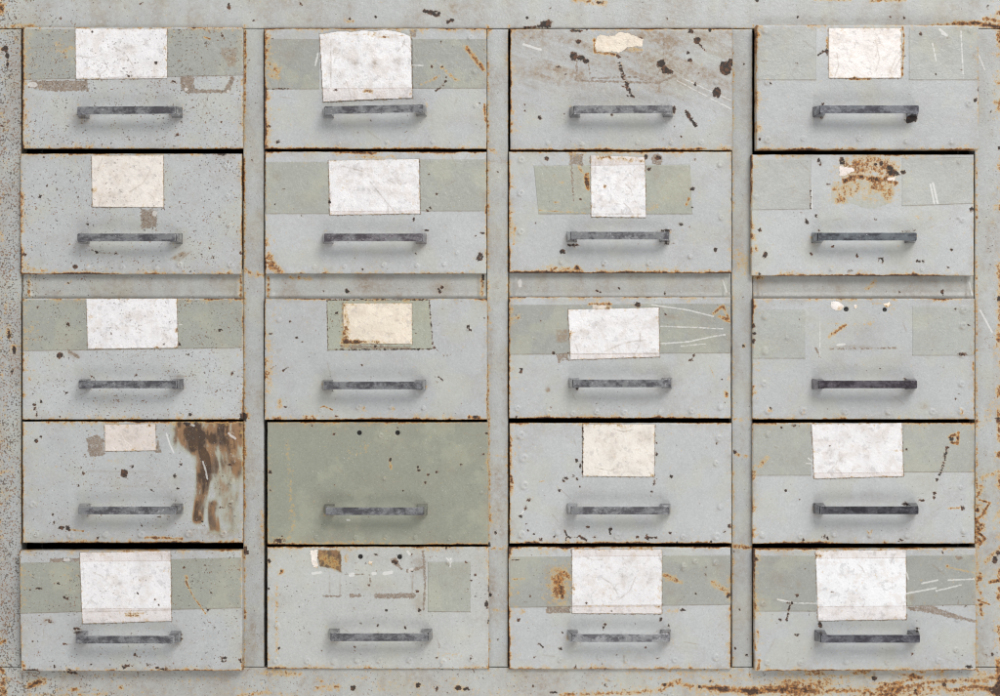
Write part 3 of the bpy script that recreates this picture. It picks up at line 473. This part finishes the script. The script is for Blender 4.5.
o.chips([(271, 434, 6), (597, 428, 4), (442, 342, 6, 5), (437, 352, 4, 6), (155, 234, 4), (740, 284, 9, 5), (644, 470, 7, 4), (655, 320, 4, 6), (793, 222, 4), (330, 505, 6, 9), (110, 322, 8, 8), (470, 290, 3), (370, 258, 3), (686, 345, 4), (487, 458, 3), (620, 540, 3)]).line('chip', [(187, 415), (204, 428)], 5).line('chip', [(168, 470), (178, 462)], 3).line('dirt_shade', [(515, 460), (515, 490)], 3).line('dirt_shade', [(875, 350), (890, 335)], 3)
o.g('rust', 705, 290, 30, 14, .35).streak('rust', [(100, 275), (120, 290)], 14, .5).g('rust', 440, 190, 40, 60, .14).streak('rust', [(335, 270), (655, 272)], 4, .35)
d['dimples'] = [(745, 115, 13), (790, 100, 13), (745, 125, 14), (868, 105, 13), (870, 470, 17), (420, 470, 13), (525, 480, 14), (710, 478, 14), (270, 480, 12)]
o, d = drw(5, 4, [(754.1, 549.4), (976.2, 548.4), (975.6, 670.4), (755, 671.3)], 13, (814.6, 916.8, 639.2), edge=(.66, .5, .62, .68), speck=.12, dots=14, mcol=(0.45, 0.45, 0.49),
    label='bottom right drawer with tall bright label and long white scratches across its tape')
P(d, [(815.6, 551), (905.8, 550), (906, 619.6), (818, 620.8)], (.72, .715, .725), ('tb', 558.5, 606.8), 0, .5); T(d, q4(755, 556, 816, 611.5)); T(d, q4(906, 556, 975.2, 606, 555, 605))
o.poly('resid', [(640, 272), (745, 270), (850, 308), (905, 325), (905, 333), (800, 312), (700, 290), (642, 285)]).poly('resid', [(825, 75), (860, 80), (845, 98), (835, 90)]).g('rust', 800, 118, 12, 12, .6).streak('rust', [(800, 120), (900, 142)], 4, .45)
o.line('white', [(700, 183), (760, 170)], 5).line('white', [(800, 170), (900, 166)], 4).line('white', [(755, 212), (850, 188)], 4).line('white', [(640, 222), (755, 200)], 5).line('white', [(145, 245), (200, 255)], 5).line('white', [(205, 258), (400, 262), (560, 240), (660, 215)], 2.5).line('white', [(400, 262), (430, 259)], 4).line('white', [(640, 140), (648, 165)], 4)
o.line('chip', [(195, 255), (187, 290), (180, 325)], 7).line('chip', [(182, 257), (202, 257)], 8).chips([(155, 323, 6), (143, 335, 4), (308, 343, 8, 10), (661, 454, 5), (684, 356, 6, 4), (882, 503, 12, 8), (63, 90, 8), (218, 228, 7), (355, 215, 3), (868, 270, 5, 3), (780, 65, 4, 6)])
o.g('dirt_shade', 150, 165, 40, 30, .35).g('dirt_shade', 225, 185, 10, 14, .4).g('rust', 520, 150, 14, 9, .35).g('rust', 472, 180, 8, 8, .45).g('dirt_shade', 660, 235, 12, 22, .5).streak('rust', [(70, 350), (70, 410)], 7, .5).streak('rust', [(75, 480), (70, 515)], 9, .75).streak('dirt_shade', [(70, 245), (180, 245)], 3, .3)
o.g('dirt_shade', 88, 265, 16, 16, .4).line('dirt_shade', [(740, 110), (790, 150)], 2).line('dirt_shade', [(135, 185), (210, 205)], 2).g('dirt_shade', 175, 72, 30, 10, .35)
d['dimples'] = [(105, 490, 14), (232, 490, 13), (408, 485, 14), (568, 488, 13), (765, 482, 14), (832, 440, 14), (835, 322, 12), (90, 262, 14), (770, 130, 9)]

def height_fn(d):
    sd = d['r']*10+d['c']; k = Ops(OX[d['c']-1], OY[d['r']-1], K)
    dim = [(*k.p(a, b), r/K) for a, b, r in d['dimples']]
    def f(X, Y):
        Z = (fbm(X/55, Y/55, sd, 3)-.5)*1.6+(fbm(X/9, Y/9, sd+50, 2)-.5)*.16
        for q_ in d['ops'].l:
            if q_[0] == 'hole': Z = Z-1.6*np.clip(sd_ell(X, Y, *q_[2:6])*1.4+.6, 0, 1)
        for x, y, r in dim:
            q = np.hypot(X-x, Y-y)/r
            Z = Z + 1.9*np.exp(-(q/.78)**5)-2.1*np.exp(-(((X-x)/r-.12)**2+((Y-y)/r+.1)**2)/.16)*(1 if (int(x) % 3) else .3)
        return Z
    return f

def make_handle(parent, origin, xb, yb, pro, tilt, mcol, seed):
    """U-shaped pull: a flat grip and two flared feet, mm, base centre at (xb, yb) on the drawer face"""
    ca, sa = math.cos(math.radians(tilt)), math.sin(math.radians(tilt))
    def pt(x, y, z):
        x, y = x*ca+y*sa, y*ca-x*sa
        return ((xb+x-CX)/1000-origin[0], -(pro+z)/1000-origin[1], (CY-yb-y)/1000+H0-origin[2])
    def solid(name, secs, par, bev):
        bm = bmesh.new(); rings = []
        for z, x0, x1, y0, y1 in secs: rings.append([bm.verts.new(pt(x, y, z)) for x, y in ((x0, y0), (x1, y0), (x1, y1), (x0, y1))])
        for a, b in zip(rings[:-1], rings[1:]):
            for i in range(4): bm.faces.new((a[i], a[(i+1) % 4], b[(i+1) % 4], b[i]))
        bm.faces.new(rings[0]); bm.faces.new(rings[-1][::-1]); bmesh.ops.recalc_face_normals(bm, faces=bm.faces)
        bmesh.ops.bevel(bm, geom=bm.edges[:], offset=bev/1000, segments=2, affect='EDGES')
        me = bpy.data.meshes.new(name); bm.to_mesh(me); bm.free()
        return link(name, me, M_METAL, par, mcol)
    h = solid('handle', [(18.6, -47.4, 47.4, -3.4, 3.4), (20, -48.2, 48.2, -3.8, 3.8), (25, -48.0, 48.0, -3.7, 3.7)], parent, .5)
    for s in (-1, 1):
        secs = [(-1.0, 41.0, 51.6, -5.3, 5.3), (1.0, 41.0, 51.6, -5.3, 5.3), (10, 41.6, 50.4, -4.6, 4.6), (20.5, 42.2, 48.6, -4.0, 4.0)]
        if s < 0: secs = [(z, -b, -a, c, e) for z, a, b, c, e in secs]
        f_ = solid('handle_foot', secs, h, .45); f_.color = (*[q*.52 for q in mcol], 1)
    return h

def norm(x, c, z): return c+(x-c)*(D*1000-z)/(D*1000)
for (r, c), d in sorted(DR.items()):
    rect, pro = d['rect'], d['pro']
    mx = sum(p[0] for p in rect)/4; yb = rect[2][1]
    org = to_world(mx, yb, 0)
    base = root('drawer', d['label'], 'drawer', org, 'drawers set in the grey cabinet frame')
    hf = height_fn(d); sd = r*10+c; ops = d['ops']; rs = np.random.RandomState(sd)
    et, er, eb, el = d['edge']; (x0, y0), (x1, _), (_, y1), _ = rect
    def edges(X, Y, et=et, er=er, eb=eb, el=el, rect=rect, sd=sd):
        (ax, ay), (bx, by), (cx2, cy2), (dx2, dy2) = rect
        u = np.clip((X-ax)/(bx-ax), 0, 1)
        top = Y-(ay*(1-u)+by*u); bot = (dy2*(1-u)+cy2*u)-Y; lef = X-min(ax, dx2); rig = max(bx, cx2)-X
        out = np.zeros(X.shape)
        for i, (dd, e, s2) in enumerate(((top, et*.9, X), (rig, er*.78, Y), (bot, eb, X), (lef, el, Y))):
            n1 = fbm(s2/14, s2*0+i*3.3, sd*3+i, 4); w = .85+3.0*np.clip(n1-.25, 0, 1)**1.0*e*1.6
            v = np.exp(-(np.maximum(dd, 0)/w)**1.5)*e*(.80+.85*n1)
            lowf = np.clip(fbm(s2/45, s2*0+i*9.1, sd*5+i, 3)*3.2-.9, .42, 1.15); v = v*lowf
            v2 = np.exp(-np.maximum(dd, 0)/(3.5 if i != 3 else 5.0))*e*.95*np.clip(n1*3.0-.9, 0, 1.0)
            out = np.maximum(out, np.maximum(v, v2))
        return np.clip(out*1.14, 0, 1.1)
    ops.l.append(('rust', 'f', edges))
    ops.l.append(('dirt_shade', 'f', lambda X, Y, rect=rect, sd=sd: .55*np.exp(-np.maximum(sd_poly(X, Y, rect), 0)/4.5)*np.clip(fbm(X/12, Y/12, sd+7, 4)*2.6-.9, 0, 1)+.20*np.clip(fbm(X/28, Y/20, sd+8, 4)*3-1.6, 0, 1)))
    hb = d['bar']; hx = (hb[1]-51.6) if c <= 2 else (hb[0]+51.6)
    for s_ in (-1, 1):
        ops.l.append(('dirt_shade', 'g', hx+s_*46.5-1, hb[2]+(3 if r < 3 else -1)+3, 8, 7, .30+.2*rs.rand()))  # paints the contact shadow at the handle feet into the panel colour
        ops.l.append(('rust', 'g', hx+s_*(46.5+5), hb[2]+(rs.rand()-.5)*8, 2.0, 2.5, .42*rs.rand()+.1))
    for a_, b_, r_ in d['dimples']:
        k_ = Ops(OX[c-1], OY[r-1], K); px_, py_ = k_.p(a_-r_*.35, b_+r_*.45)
        ops.l.append(('dirt_shade', 'g', px_, py_, r_/K*.45, r_/K*.28, .35+.3*rs.rand()))  # darker spot at the lower left of each dimple
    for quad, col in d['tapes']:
        ops.l.append(('dirt_shade', 'l', [quad[3], quad[2]], .5))
    extra = []
    for _ in range(int(d['dots']*.55)):
        rr = .45+rs.rand()**4*.9
        extra.append(('chip', 'e', rect[0][0]+rs.rand()*220, rect[0][1]+rs.rand()*120, rr*(1+rs.rand()*.6), rr))
    for _ in range(5):   # faint hairline scratches
        ax, ay, an, ln = rect[0][0]+rs.rand()*215, rect[0][1]+rs.rand()*115, rs.rand()*3.1, 3+rs.rand()*12
        ops.l.append(('dirt_shade', 'l', [(ax, ay), (ax+math.cos(an)*ln, ay+math.sin(an)*ln)], .25))
    popl = list(ops.l)+extra
    # brown glue line round each paper, seen on whatever is under it
    for quad, col, band, pk, lift in d['papers']:
        popl.append(('resid', 'l', list(quad[1:])+[quad[0]], 1.3))
    jit = 1+(rs.rand()-.5)*.08; colr = tuple(q*jit for q in d['color'])
    if r == 1: colr = tuple(q*.97 for q in colr)
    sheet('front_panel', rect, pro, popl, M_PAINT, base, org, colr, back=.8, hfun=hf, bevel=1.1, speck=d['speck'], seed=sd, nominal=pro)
    for quad, col in d['tapes']:
        sheet('tape_strip', quad, pro+.12, popl, M_TAPE, base, org, tuple(q*jit for q in col), step=1.0, hfun=hf, speck=d['speck'], wob=.12, seed=sd+3, nominal=pro, back=pro-.5)
    if d['plate']:
        quad, col = d['plate']
        sheet('label_plate', quad, pro+.3, popl, M_TAPE, base, org, col, step=.9, hfun=hf, speck=d['speck']+.2, wob=.2, seed=sd+4, nominal=pro, back=pro-.5)
    for quad, col, band, pk, lift in d['papers']:
        pops = [q for q in ops.l if q[0] != 'resid' and not (q[1] == 'f')]
        cxm = sum(p[0] for p in quad)/4; w2 = (quad[1][0]-quad[0][0])/2
        if band:
            b = band[1:]; bl = []
            if 't' in band[0]: pops.append(('band', 'p', [(quad[0][0]-3, quad[0][1]-12), (quad[1][0]+3, quad[0][1]-12), (quad[1][0]+3, b[0]-.6), (quad[0][0]-3, b[0])]))
            if 'b' in band[0]: pops.append(('band', 'p', [(quad[0][0]-3, b[-1]), (quad[1][0]+3, b[-1]-.8), (quad[2][0]+3, quad[2][1]+12), (quad[3][0]-3, quad[3][1]+12)]))
        for _ in range(6):   # creases, scuffs and thumb marks
            ax, ay = quad[0][0]+rs.rand()*2*w2, quad[0][1]+rs.rand()*50; an = rs.rand()*3.1; ln = 6+rs.rand()*26
            pops.append((('dirt_shade', 'white')[_ % 2], 'l', [(ax, ay), (ax+math.cos(an)*ln*.5, ay+math.sin(an)*ln*.5), (ax+math.cos(an+.25)*ln, ay+math.sin(an+.25)*ln)], .28))
            pops.append(('dirt_shade', 'g', quad[0][0]+rs.rand()*2*w2, quad[0][1]+rs.rand()*50, 3+rs.rand()*7, 2+rs.rand()*5, .10+.16*rs.rand()))
        for _ in range(5):
            e_ = rs.randint(4); u_ = rs.rand(); p_, r_ = quad[e_], quad[(e_+1) % 4]
            pops.append(('rust', 'g', p_[0]+(r_[0]-p_[0])*u_, p_[1]+(r_[1]-p_[1])*u_, 3+rs.rand()*6, 2+rs.rand()*3, .22+.2*rs.rand()))
        # dusty brown rim of the sheet itself
        loop = list(quad)+[quad[0]]
        pops.append(('rust', 's', loop, 1.1, .36))
        q2 = list(quad)
        def ph(X, Y, hf=hf, sd=sd, lift=lift, quad=quad):
            e = sd_poly(X, Y, quad)
            return hf(X, Y)+(fbm(X/16, Y/16, sd+90, 3)-.5)*1.1*lift+.55*lift*np.exp(-np.maximum(e, 0)/5)*fbm(X/20, Y/20, sd+95, 2)*2
        if pk:  # ragged peaked upper edge of the crumpled sheet
            top = [(319.6, 34.2), (331, 32.5), (339, 31.2), (352, 31.8), (363, 30.4), (375, 31.2), (384, 29.6), (395, 31.2), (404, 33.4), (411, 36.6)]
            poly = top+[(412.5, 98), (368, 99.6), (323.3, 102)]
            big = [(318, 28.5), (413.5, 28.5), (413.5, 103), (318, 103)]
            sheet('paper_label', big, pro+.75, pops, M_PAPER, base, org, col, step=.45, hfun=ph, speck=d['speck']*.7, wob=0, seed=sd+9, nominal=pro, keep=lambda X, Y, poly=poly: sd_poly(X, Y, poly))
        else:
            sheet('paper_label', quad, pro+.55, pops, M_PAPER, base, org, col, step=.8, hfun=ph, speck=d['speck']*.8+.04, wob=.22, seed=sd+9, nominal=pro, back=pro)
    for poly, col in d['scraps']:
        kk = Ops(OX[c-1], OY[r-1], K); pp = [kk.p(*q) for q in poly]
        xs = [p[0] for p in pp]; ys = [p[1] for p in pp]
        sheet('torn_paper', q4(min(xs)-.5, min(ys)-.5, max(xs)+.5, max(ys)+.5), pro+.35, [('dirt_shade', 'g', min(xs), max(ys), 9, 5, .35), ('rust', 'g', max(xs)-2, max(ys)-1, 6, 4, .5)], M_PAPER, base, org, col, step=.3, hfun=hf, wob=0,
              speck=.1, nominal=pro, keep=lambda X, Y, pp=pp: sd_poly(X, Y, pp)+(fbm(X/1.4, Y/1.4, 5, 3)-.5)*2.2)
    # drawer box behind the front
    rx0, rx1 = norm(x0, CX, 0)+9, norm(x1, CX, 0)-9; ry0, ry1 = norm(y0, CY, 0)+9, norm(y1, CY, 0)-7
    boxes('drawer_box', [(rx0, rx0+2, ry0, ry1, -330, .6), (rx1-2, rx1, ry0, ry1, -330, .6), (rx0+2.2, rx1-2.2, ry1-2, ry1, -330, .6), (rx0+2.2, rx1-2.2, ry0, ry1-2.2, -330, -328),
                         (rx0+2.2, rx1-2.2, ry0, ry1-2.2, -3, .6)], M_DARK, base, org)
    a, b, by_ = d['bar']
    xb = (b-51.6) if c <= 2 else (a+51.6)
    zb = pro+25; ybr = CY+(by_-CY)*(D*1000-zb)/(D*1000); xbr = norm(xb, CX, pro)
    make_handle(base, org, xbr, ybr, pro, d['tilt'], d['mcol'], sd)  # right-column handles tinted darker: a dark reflection put into their colour

# ------------------------------------------------------------------ cabinet frame
cab = root('cabinet', 'grey painted steel cabinet frame, rust speckled, holding twenty drawers in four columns', 'cabinet', to_world(500, 750, 0))
co = tuple(cab.location)
F = Ops()
F.fn('speck', lambda X, Y: np.clip(.95*np.exp(-np.maximum(X, 0)/70)+.12+.2*np.exp(-((X-254)/14)**2)+.18*np.exp(-((X-990)/18)**2)+.25*(Y > 668), 0, .9))
F.fn('dirt_shade', lambda X, Y: .38*np.clip(fbm(X/16, Y/40, 3, 4)*2.8-1.1, 0, 1)+.35*np.clip(fbm(X/7, Y/7, 4, 4)*3-1.75, 0, 1))
# top rail
F.line('chip', [(424, 11), (432, 13), (438, 16)], 3.4).line('chip', [(430, 11), (439, 13)], 2.4).line('chip', [(448, 22), (452, 20)], 3.6).ell('chip', 545, 24.5, 6, 3.4).ell('chip', 548, 22.5, 4, 3).line('chip', [(525, 27), (548, 27)], 2).ell('chip', 527, 18, 1.4).ell('chip', 229, 7, 1.8, 3.2).ell('chip', 599, 2.5, 4.5, 1.2).ell('chip', 141, 3.5, 2, 1)
F.chips([(16, 18, 1.2), (62, 18, 1.5, .9), (301, 4, 1.6), (300, 5, 1), (375.5, 16.5, 1.2), (350, 19, 1), (890, 17, 1), (904, 18, 1), (740+222/K, 17, 1.2), (757, .8, 1.5), (987, 6, 1.2), (550, 8, .8), (667, 19, .8)])
F.g('rust', 1, 8, 5, 9, .95).streak('rust', [(12, 27), (26, 25), (36, 27)], 3, .5).streak('rust', [(575, 0), (605, 3)], 3.5, .62).streak('rust', [(955, 24), (975, 23), (1000, 27)], 3.2, .92).streak('rust', [(985, 20), (1040, 24)], 5, .7).streak('rust', [(345, 20), (352, 22)], 3, .5).streak('rust', [(815, -1), (850, 0)], 2, .6).streak('rust', [(870, 1), (905, 0)], 2, .6).streak('rust', [(0, 28), (22, 28.5)], 1, .55)
F.streak('rust', [(930, 25.5), (960, 24)], 2, .7).line('dirt_shade', [(60, 27.6), (1000, 27.2)], .5)
# left stile
F.chips([(5, 49, 3), (4.5, 49.5, 3.5, 2.5), (7, 55, 2, 4), (2, 126, 1.5), (8, 64, 1.5, 3), (14, 350, 2, 4), (12, 372, 1.5, 3), (9, 334, 1.6, 5)])
F.g('rust', 8, 332, 5, 10, .55).g('rust', 14, 348, 4, 6, .6).streak('rust', [(0, 473), (12, 471)], 3, .45).streak('rust', [(0, 643), (5, 641)], 2.5, .8).streak('rust', [(0, 668), (3, 672)], 3, .8).g('rust', 17, 40, 4, 6, .4)
F.fn('rust', lambda X, Y: .36*np.exp(-np.maximum(X, 0)/18)*np.clip(fbm(X/5, Y/8, 9, 4)*2.6-.9, 0, 1)*(X < 60)).fn('speck', lambda X, Y: .72*(X < 30)*np.exp(-np.maximum(X, 0)/60))
# second upright
F.streak('rust', [(245, 30), (245.5, 60), (245, 75), (245, 100)], 1.6, .85).streak('rust', [(244, 160), (243.6, 200)], 1.8, .9).streak('rust', [(244, 270), (252, 274), (264, 275)], 3, .62).streak('rust', [(244, 425), (244.5, 520)], 1.2, .75).ell('chip', 243.5, 417, 4, 4.8).g('rust', 247, 416, 4, 5, .7).line('dirt_shade', [(265, 30), (265, 148)], 1.6)
F.streak('rust', [(262, 510), (264, 545)], 3, .45).g('dirt_shade', 261, 540, 6, 22, .35).g('dirt_shade', 250, 640, 8, 25, .25).chips([(245, 550, 2, 4), (249, 60, 1), (252, 160, 1), (247, 553, 1.8, 2), (254, 20, 2, 1)])
# third
F.g('rust', 490, 30, 3, 3, .8).streak('rust', [(487, 148), (498, 154)], 3, .5).g('dirt_shade', 490, 345, 4, 30, .4).g('rust', 489, 315, 3, 20, .4).streak('rust', [(489, 410), (489.5, 520)], 1.6, .55).ell('chip', 488, 545, 2.5, 3).g('rust', 493, 520, 4, 8, .4).g('dirt_shade', 500, 490, 8, 40, .2).streak('rust', [(493, 456), (508, 457)], 1.6, .42).streak('rust', [(492, 548), (508, 549)], 3, .45).streak('rust', [(492, 610), (508, 611)], 2.5, .42).g('dirt_shade', 492, 590, 5, 22, .45).chips([(496, 533, 1.5), (498, 640, 1.2), (490, 595, 1.5, 2), (498, 172, 1)])
# fourth
F.g('rust', 742, 262, 14, 16, .42).streak('rust', [(733, 546), (752, 548)], 2.8, .78).streak('rust', [(735, 455), (750, 457)], 2.4, .48).streak('rust', [(733, 420), (752, 418)], 3, .42).ell('chip', 744, 346, 1.6).ell('chip', 735, 452, 1.8, 2).g('rust', 744, 346, 3, 3, .6).streak('rust', [(735, 28.5), (756, 29)], 1.5, .55).chips([(744, 64, 1), (734, 552, 1), (735, 648, 1.3), (747, 655, 1.5, 1.2), (740, 610, 1)])
F.streak('rust', [(735, 27), (755, 29)], 1.5, .4)
# right stile
F.streak('rust', [(977, 32), (977, 110)], 1.4, .45).fn('rust', lambda X, Y: (X > 974)*.92*np.exp(-((X-980)/7)**2)*(np.exp(-((Y-517)/36)**4)*1.05+np.exp(-((Y-592)/28)**4)*.9)*np.clip(fbm(X/4.4, Y/5, 19, 4)*2.9-.85, 0, 1.1))
F.fn('rust', lambda X, Y: (X > 985)*.85*np.exp(-((X-1002)/8)**2)*np.clip(fbm(X/9, Y/13, 23, 4)*3.2-1.25, 0, 1)).line('rust', [(980, 500), (990, 503), (982, 515), (976, 522), (978, 535)], 2.6).line('rust', [(975, 530), (985, 538), (980, 545)], 3).line('rust', [(990, 582), (1003, 580)], 4).line('rust', [(978, 600), (990, 605)], 2)
F.chips([(999, 299, 2.5, 3), (998, 420, 2, 3), (998, 553, 2.5, 2), (995, 560, 3, 3.6), (996, 686, 2), (992, 654, 1.6), (986, 655, 1), (991, 111, 1.2), (974, 100, 2, 2.4), (988, 8, 1.2), (999, 148, 1.5)]).streak('rust', [(982, 478), (1000, 472)], 3, .55).streak('rust', [(985, 562), (1000, 548)], 3, .62).streak('rust', [(975, 430), (1000, 400)], 8, .32).line('white', [(980, 310), (992, 332)], 1.2).line('white', [(976, 48), (985, 70)], .8)
F.streak('rust', [(999, 276), (1000, 320)], 3, .6).streak('rust', [(999, 410), (999, 440)], 3, .7).streak('rust', [(998, 660), (1000, 696)], 4, .8)
# middle rail
for x in (28.5, 240.5, 268, 482): F.streak('rust', [(x, 276), (x, 296)], 2.0, .62)
F.g('dirt_shade', 362, 285, 8, 9, .5).g('dirt_shade', 442, 288, 11, 9, .55).ell('chip', 347, 291, 2.6, 1.8).chips([(323, 291, 1), (438, 289, 1.4), (442, 287, 1.6), (440, 292, 1.5), (619, 288, 1.2), (597, 291, 1.4), (601, 292, 1), (665, 293, 1.5), (943, 292, 1.6, 2.2), (900, 292, 1), (68, 283, 1.2), (57, 292, 1), (483, 277, 1.2, 6)]).streak('rust', [(66, 284), (70, 281)], 2, .5).streak('rust', [(868, 288), (876, 280)], 3, .55).streak('dirt_shade', [(895, 291), (935, 293)], 2, .45).g('rust', 760, 277, 5, 4, .6)
F.line('white', [(970, 282), (973, 295)], .9).ell('white', 520, 283, 2, 4).g('dirt_shade', 760, 283, 5, 7, .4).g('dirt_shade', 518, 286, 6, 7, .3).line('white', [(723, 280), (727, 292)], .9).g('dirt_shade', 480, 282, 4, 12, .5).streak('rust', [(290, 277), (310, 279)], 3, .5)
# bottom rail
F.g('rust', 33, 684, 7, 4, .8).g('rust', 42, 681, 6, 5, .7).g('rust', 75, 689, 7, 3, .75).g('rust', 121, 688, 4, 3.5, .7).g('rust', 29, 687, 4, 2, .6).line('chip', [(68, 672.5), (77, 673)], 2).g('rust', 3, 688, 5, 12, .7).streak('rust', [(30, 695), (110, 694)], 2, .45).streak('rust', [(262, 672), (300, 674)], 4, .5).g('dirt_shade', 275, 672, 22, 5, .5).streak('dirt_shade', [(300, 686), (306, 678)], 2.5, .5).g('rust', 322, 681, 3, 2, .8)
F.ell('chip', 353, 688, 2.6).ell('chip', 418, 685, 2.8, 2.4).ell('chip', 458, 688, 3.4, 3).ell('chip', 466, 689, 3, 2).ell('chip', 437, 689, 1.8, 2).streak('rust', [(318, 688), (340, 687)], 4, .55).g('rust', 460, 688, 8, 4, .55).g('rust', 418, 685, 6, 4, .5).streak('rust', [(240, 695), (270, 693)], 3, .55).line('chip', [(550, 692.5), (557, 692.5)], 2.2).line('dirt_shade', [(604, 679), (610, 681)], 1.6).chips([(526, 677, 1), (533, 686, 1.2), (605, 685, 1)])
F.streak('rust', [(560, 695), (640, 692), (662, 690), (668, 684), (680, 684), (700, 687), (740, 690)], 3.8, .58).streak('rust', [(663, 685), (680, 680)], 2.5, .8).ell('chip', 664.5, 685, 1.8).ell('chip', 700, 687, 2).ell('chip', 710, 681, 1.5).g('rust', 720, 690, 12, 6, .5).streak('rust', [(740, 690), (800, 691), (870, 691), (910, 687), (960, 691)], 4.2, .64).g('rust', 790, 684, 28, 8, .62).g('dirt_shade', 790, 682, 30, 9, .4).g('rust', 750, 693, 12, 5, .6)
F.streak('rust', [(900, 687), (940, 681), (975, 681), (1000, 676)], 3.4, .68).streak('rust', [(955, 690), (975, 686), (1000, 692)], 3.5, .78).g('rust', 995, 690, 8, 8, .65).chips([(874, 678, 3, 2), (944, 685, 2, 3), (972, 688, 1.4), (915, 690, 1.3), (757, 693, 1)]).line('dirt_shade', [(874, 670), (874, 682)], 2).g('dirt_shade', 870, 676, 18, 5, .25)
F.fn('rust', lambda X, Y: (Y > 668)*(.50*np.clip((X-600)/260, 0, 1)+.2)*np.clip(fbm(X/24, Y/6, 41, 4)*2.6-.75, 0, 1.1))
# rusty openings' edges along every upright
def upr(X, Y):
    o = np.zeros(X.shape)
    for x, a in ((21.8, .5), (244.5, .66), (265, .4), (488, .6), (508.3, .5), (733, .5), (753, .5), (976.5, .66)):
        n = fbm(Y/11, Y*0+x, int(x), 4); o = np.maximum(o, a*np.exp(-(np.abs(X-x)/(1.0+1.6*n))**1.4)*(.1+1.4*n))
    return o*(Y > 24)*(Y < 672)
F.fn('rust', upr)
fl = F.l
def fh(X, Y): return (fbm(X/60, Y/60, 500, 3)-.5)*1.2+(fbm(X/7, Y/7, 501, 2)-.5)*.12
ang = lambda x0, x1, y0, y1: [(x0, y0), (x1, y0), (x1, y1), (x0, y1)]
sheet('top_rail', ang(-55, 1055, -55, 28.4), .7, fl, M_PAINT, cab, co, (.392, .400, .394), step=1.0, back=-14, hfun=fh, bevel=.7, speck=0, seed=300, nominal=0)
sheet('bottom_rail', ang(-55, 1055, 667.6, 750), .7, fl, M_PAINT, cab, co, (.385, .388, .372), step=1.0, back=-14, hfun=fh, bevel=.7, speck=0, seed=301, nominal=0)
for i, (x0, x1, dc) in enumerate(((-55, 21.2, .94), (243.4, 264.0, .98), (486.9, 508.2, 1.03), (731.8, 752.4, .98), (974.9, 1055, 1.02))):
    sheet('upright', ang(x0, x1, 28.8, 667.1), 0, fl, M_PAINT, cab, co, tuple(q*dc for q in FRAME), step=.95, back=-24, hfun=fh, bevel=.9, speck=0, seed=302+i, nominal=0)
for i, (x0, x1) in enumerate(((21.9, 243.0), (264.5, 486.5), (508.9, 731.4), (753.1, 974.5))):
    # each crossbar: flat web with a folded tab at either end
    def mh(X, Y, x0=x0, x1=x1): return fh(X, Y)*.8+.9*np.exp(-(((X-x0-7)/2.2)**4))+.9*np.exp(-(((X-x1+6)/2.2)**4))+1.1*np.exp(-((Y-296)/2.5)**2)
    sheet('middle_rail', ang(x0, x1, 269, 301.5), -3.2, fl, M_PAINT, cab, co, (.385, .388, .372), step=.9, back=-24, hfun=mh, bevel=.8, speck=.02, seed=310+i, nominal=0)
boxes('side_panel', [(-55.3, -53, -54, 749, -400, -14.5)], M_DARK, cab, co)
boxes('side_panel', [(1053, 1055.3, -54, 749, -400, -14.5)], M_DARK, cab, co)
boxes('top_panel', [(-52.6, 1052.6, -55.2, -53, -400, -14.5)], M_DARK, cab, co)
boxes('base_panel', [(-52.6, 1052.6, 748, 750, -400, -14.5)], M_DARK, cab, co)
boxes('back_panel', [(-52.6, 1052.6, -52.6, 747.6, -400, -398)], M_DARK, cab, co)

# ------------------------------------------------------------------ camera, lamps
cam = bpy.data.cameras.new('camera'); co_ = bpy.data.objects.new('camera', cam); COL.objects.link(co_)
co_.location = (0, -D, H0); co_.rotation_euler = (math.radians(90), 0, 0)
cam.sensor_width = 36; cam.lens = 36*D/1.0; cam.clip_start = .05; cam.clip_end = 100; S.camera = co_
w = bpy.data.worlds.new('World'); S.world = w; w.use_nodes = True
wt = w.node_tree; bg = wt.nodes['Background']; bg.inputs[0].default_value = (.97, .985, 1.0, 1)
tc = wt.nodes.new('ShaderNodeTexCoord'); sx = wt.nodes.new('ShaderNodeSeparateXYZ'); mr = wt.nodes.new('ShaderNodeMapRange')
wt.links.new(tc.outputs['Generated'], sx.inputs[0]); wt.links.new(sx.outputs['Y'], mr.inputs[0])
mr.inputs[1].default_value = -.93; mr.inputs[2].default_value = -.6; mr.inputs[3].default_value = .20; mr.inputs[4].default_value = 1.12   # unseen surround added for the handle reflections: dark behind the camera, bright sides
wt.links.new(mr.outputs[0], bg.inputs[1])
from mathutils import Vector
def lamp(name, loc, size, power, col):
    l = bpy.data.lights.new(name, 'AREA'); l.shape = 'DISK'; l.size = size; l.energy = power; l.color = col
    o = bpy.data.objects.new(name, l); COL.objects.link(o); o.location = loc
    o.rotation_euler = (Vector((0, 0, H0))-Vector(loc)).to_track_quat('-Z', 'Y').to_euler()
lamp('key_lamp', (1.15, -3.3, H0+2.2), 1.7, 98, (1, .985, .96))
lamp('low_lamp', (.75, -3.3, H0-1.9), 1.2, 28, (1, .99, .97))
S.cycles.filter_width = 1.1
S.view_settings.view_transform = 'Standard'; S.view_settings.look = 'None'; S.view_settings.exposure = 0; S.view_settings.gamma = 1
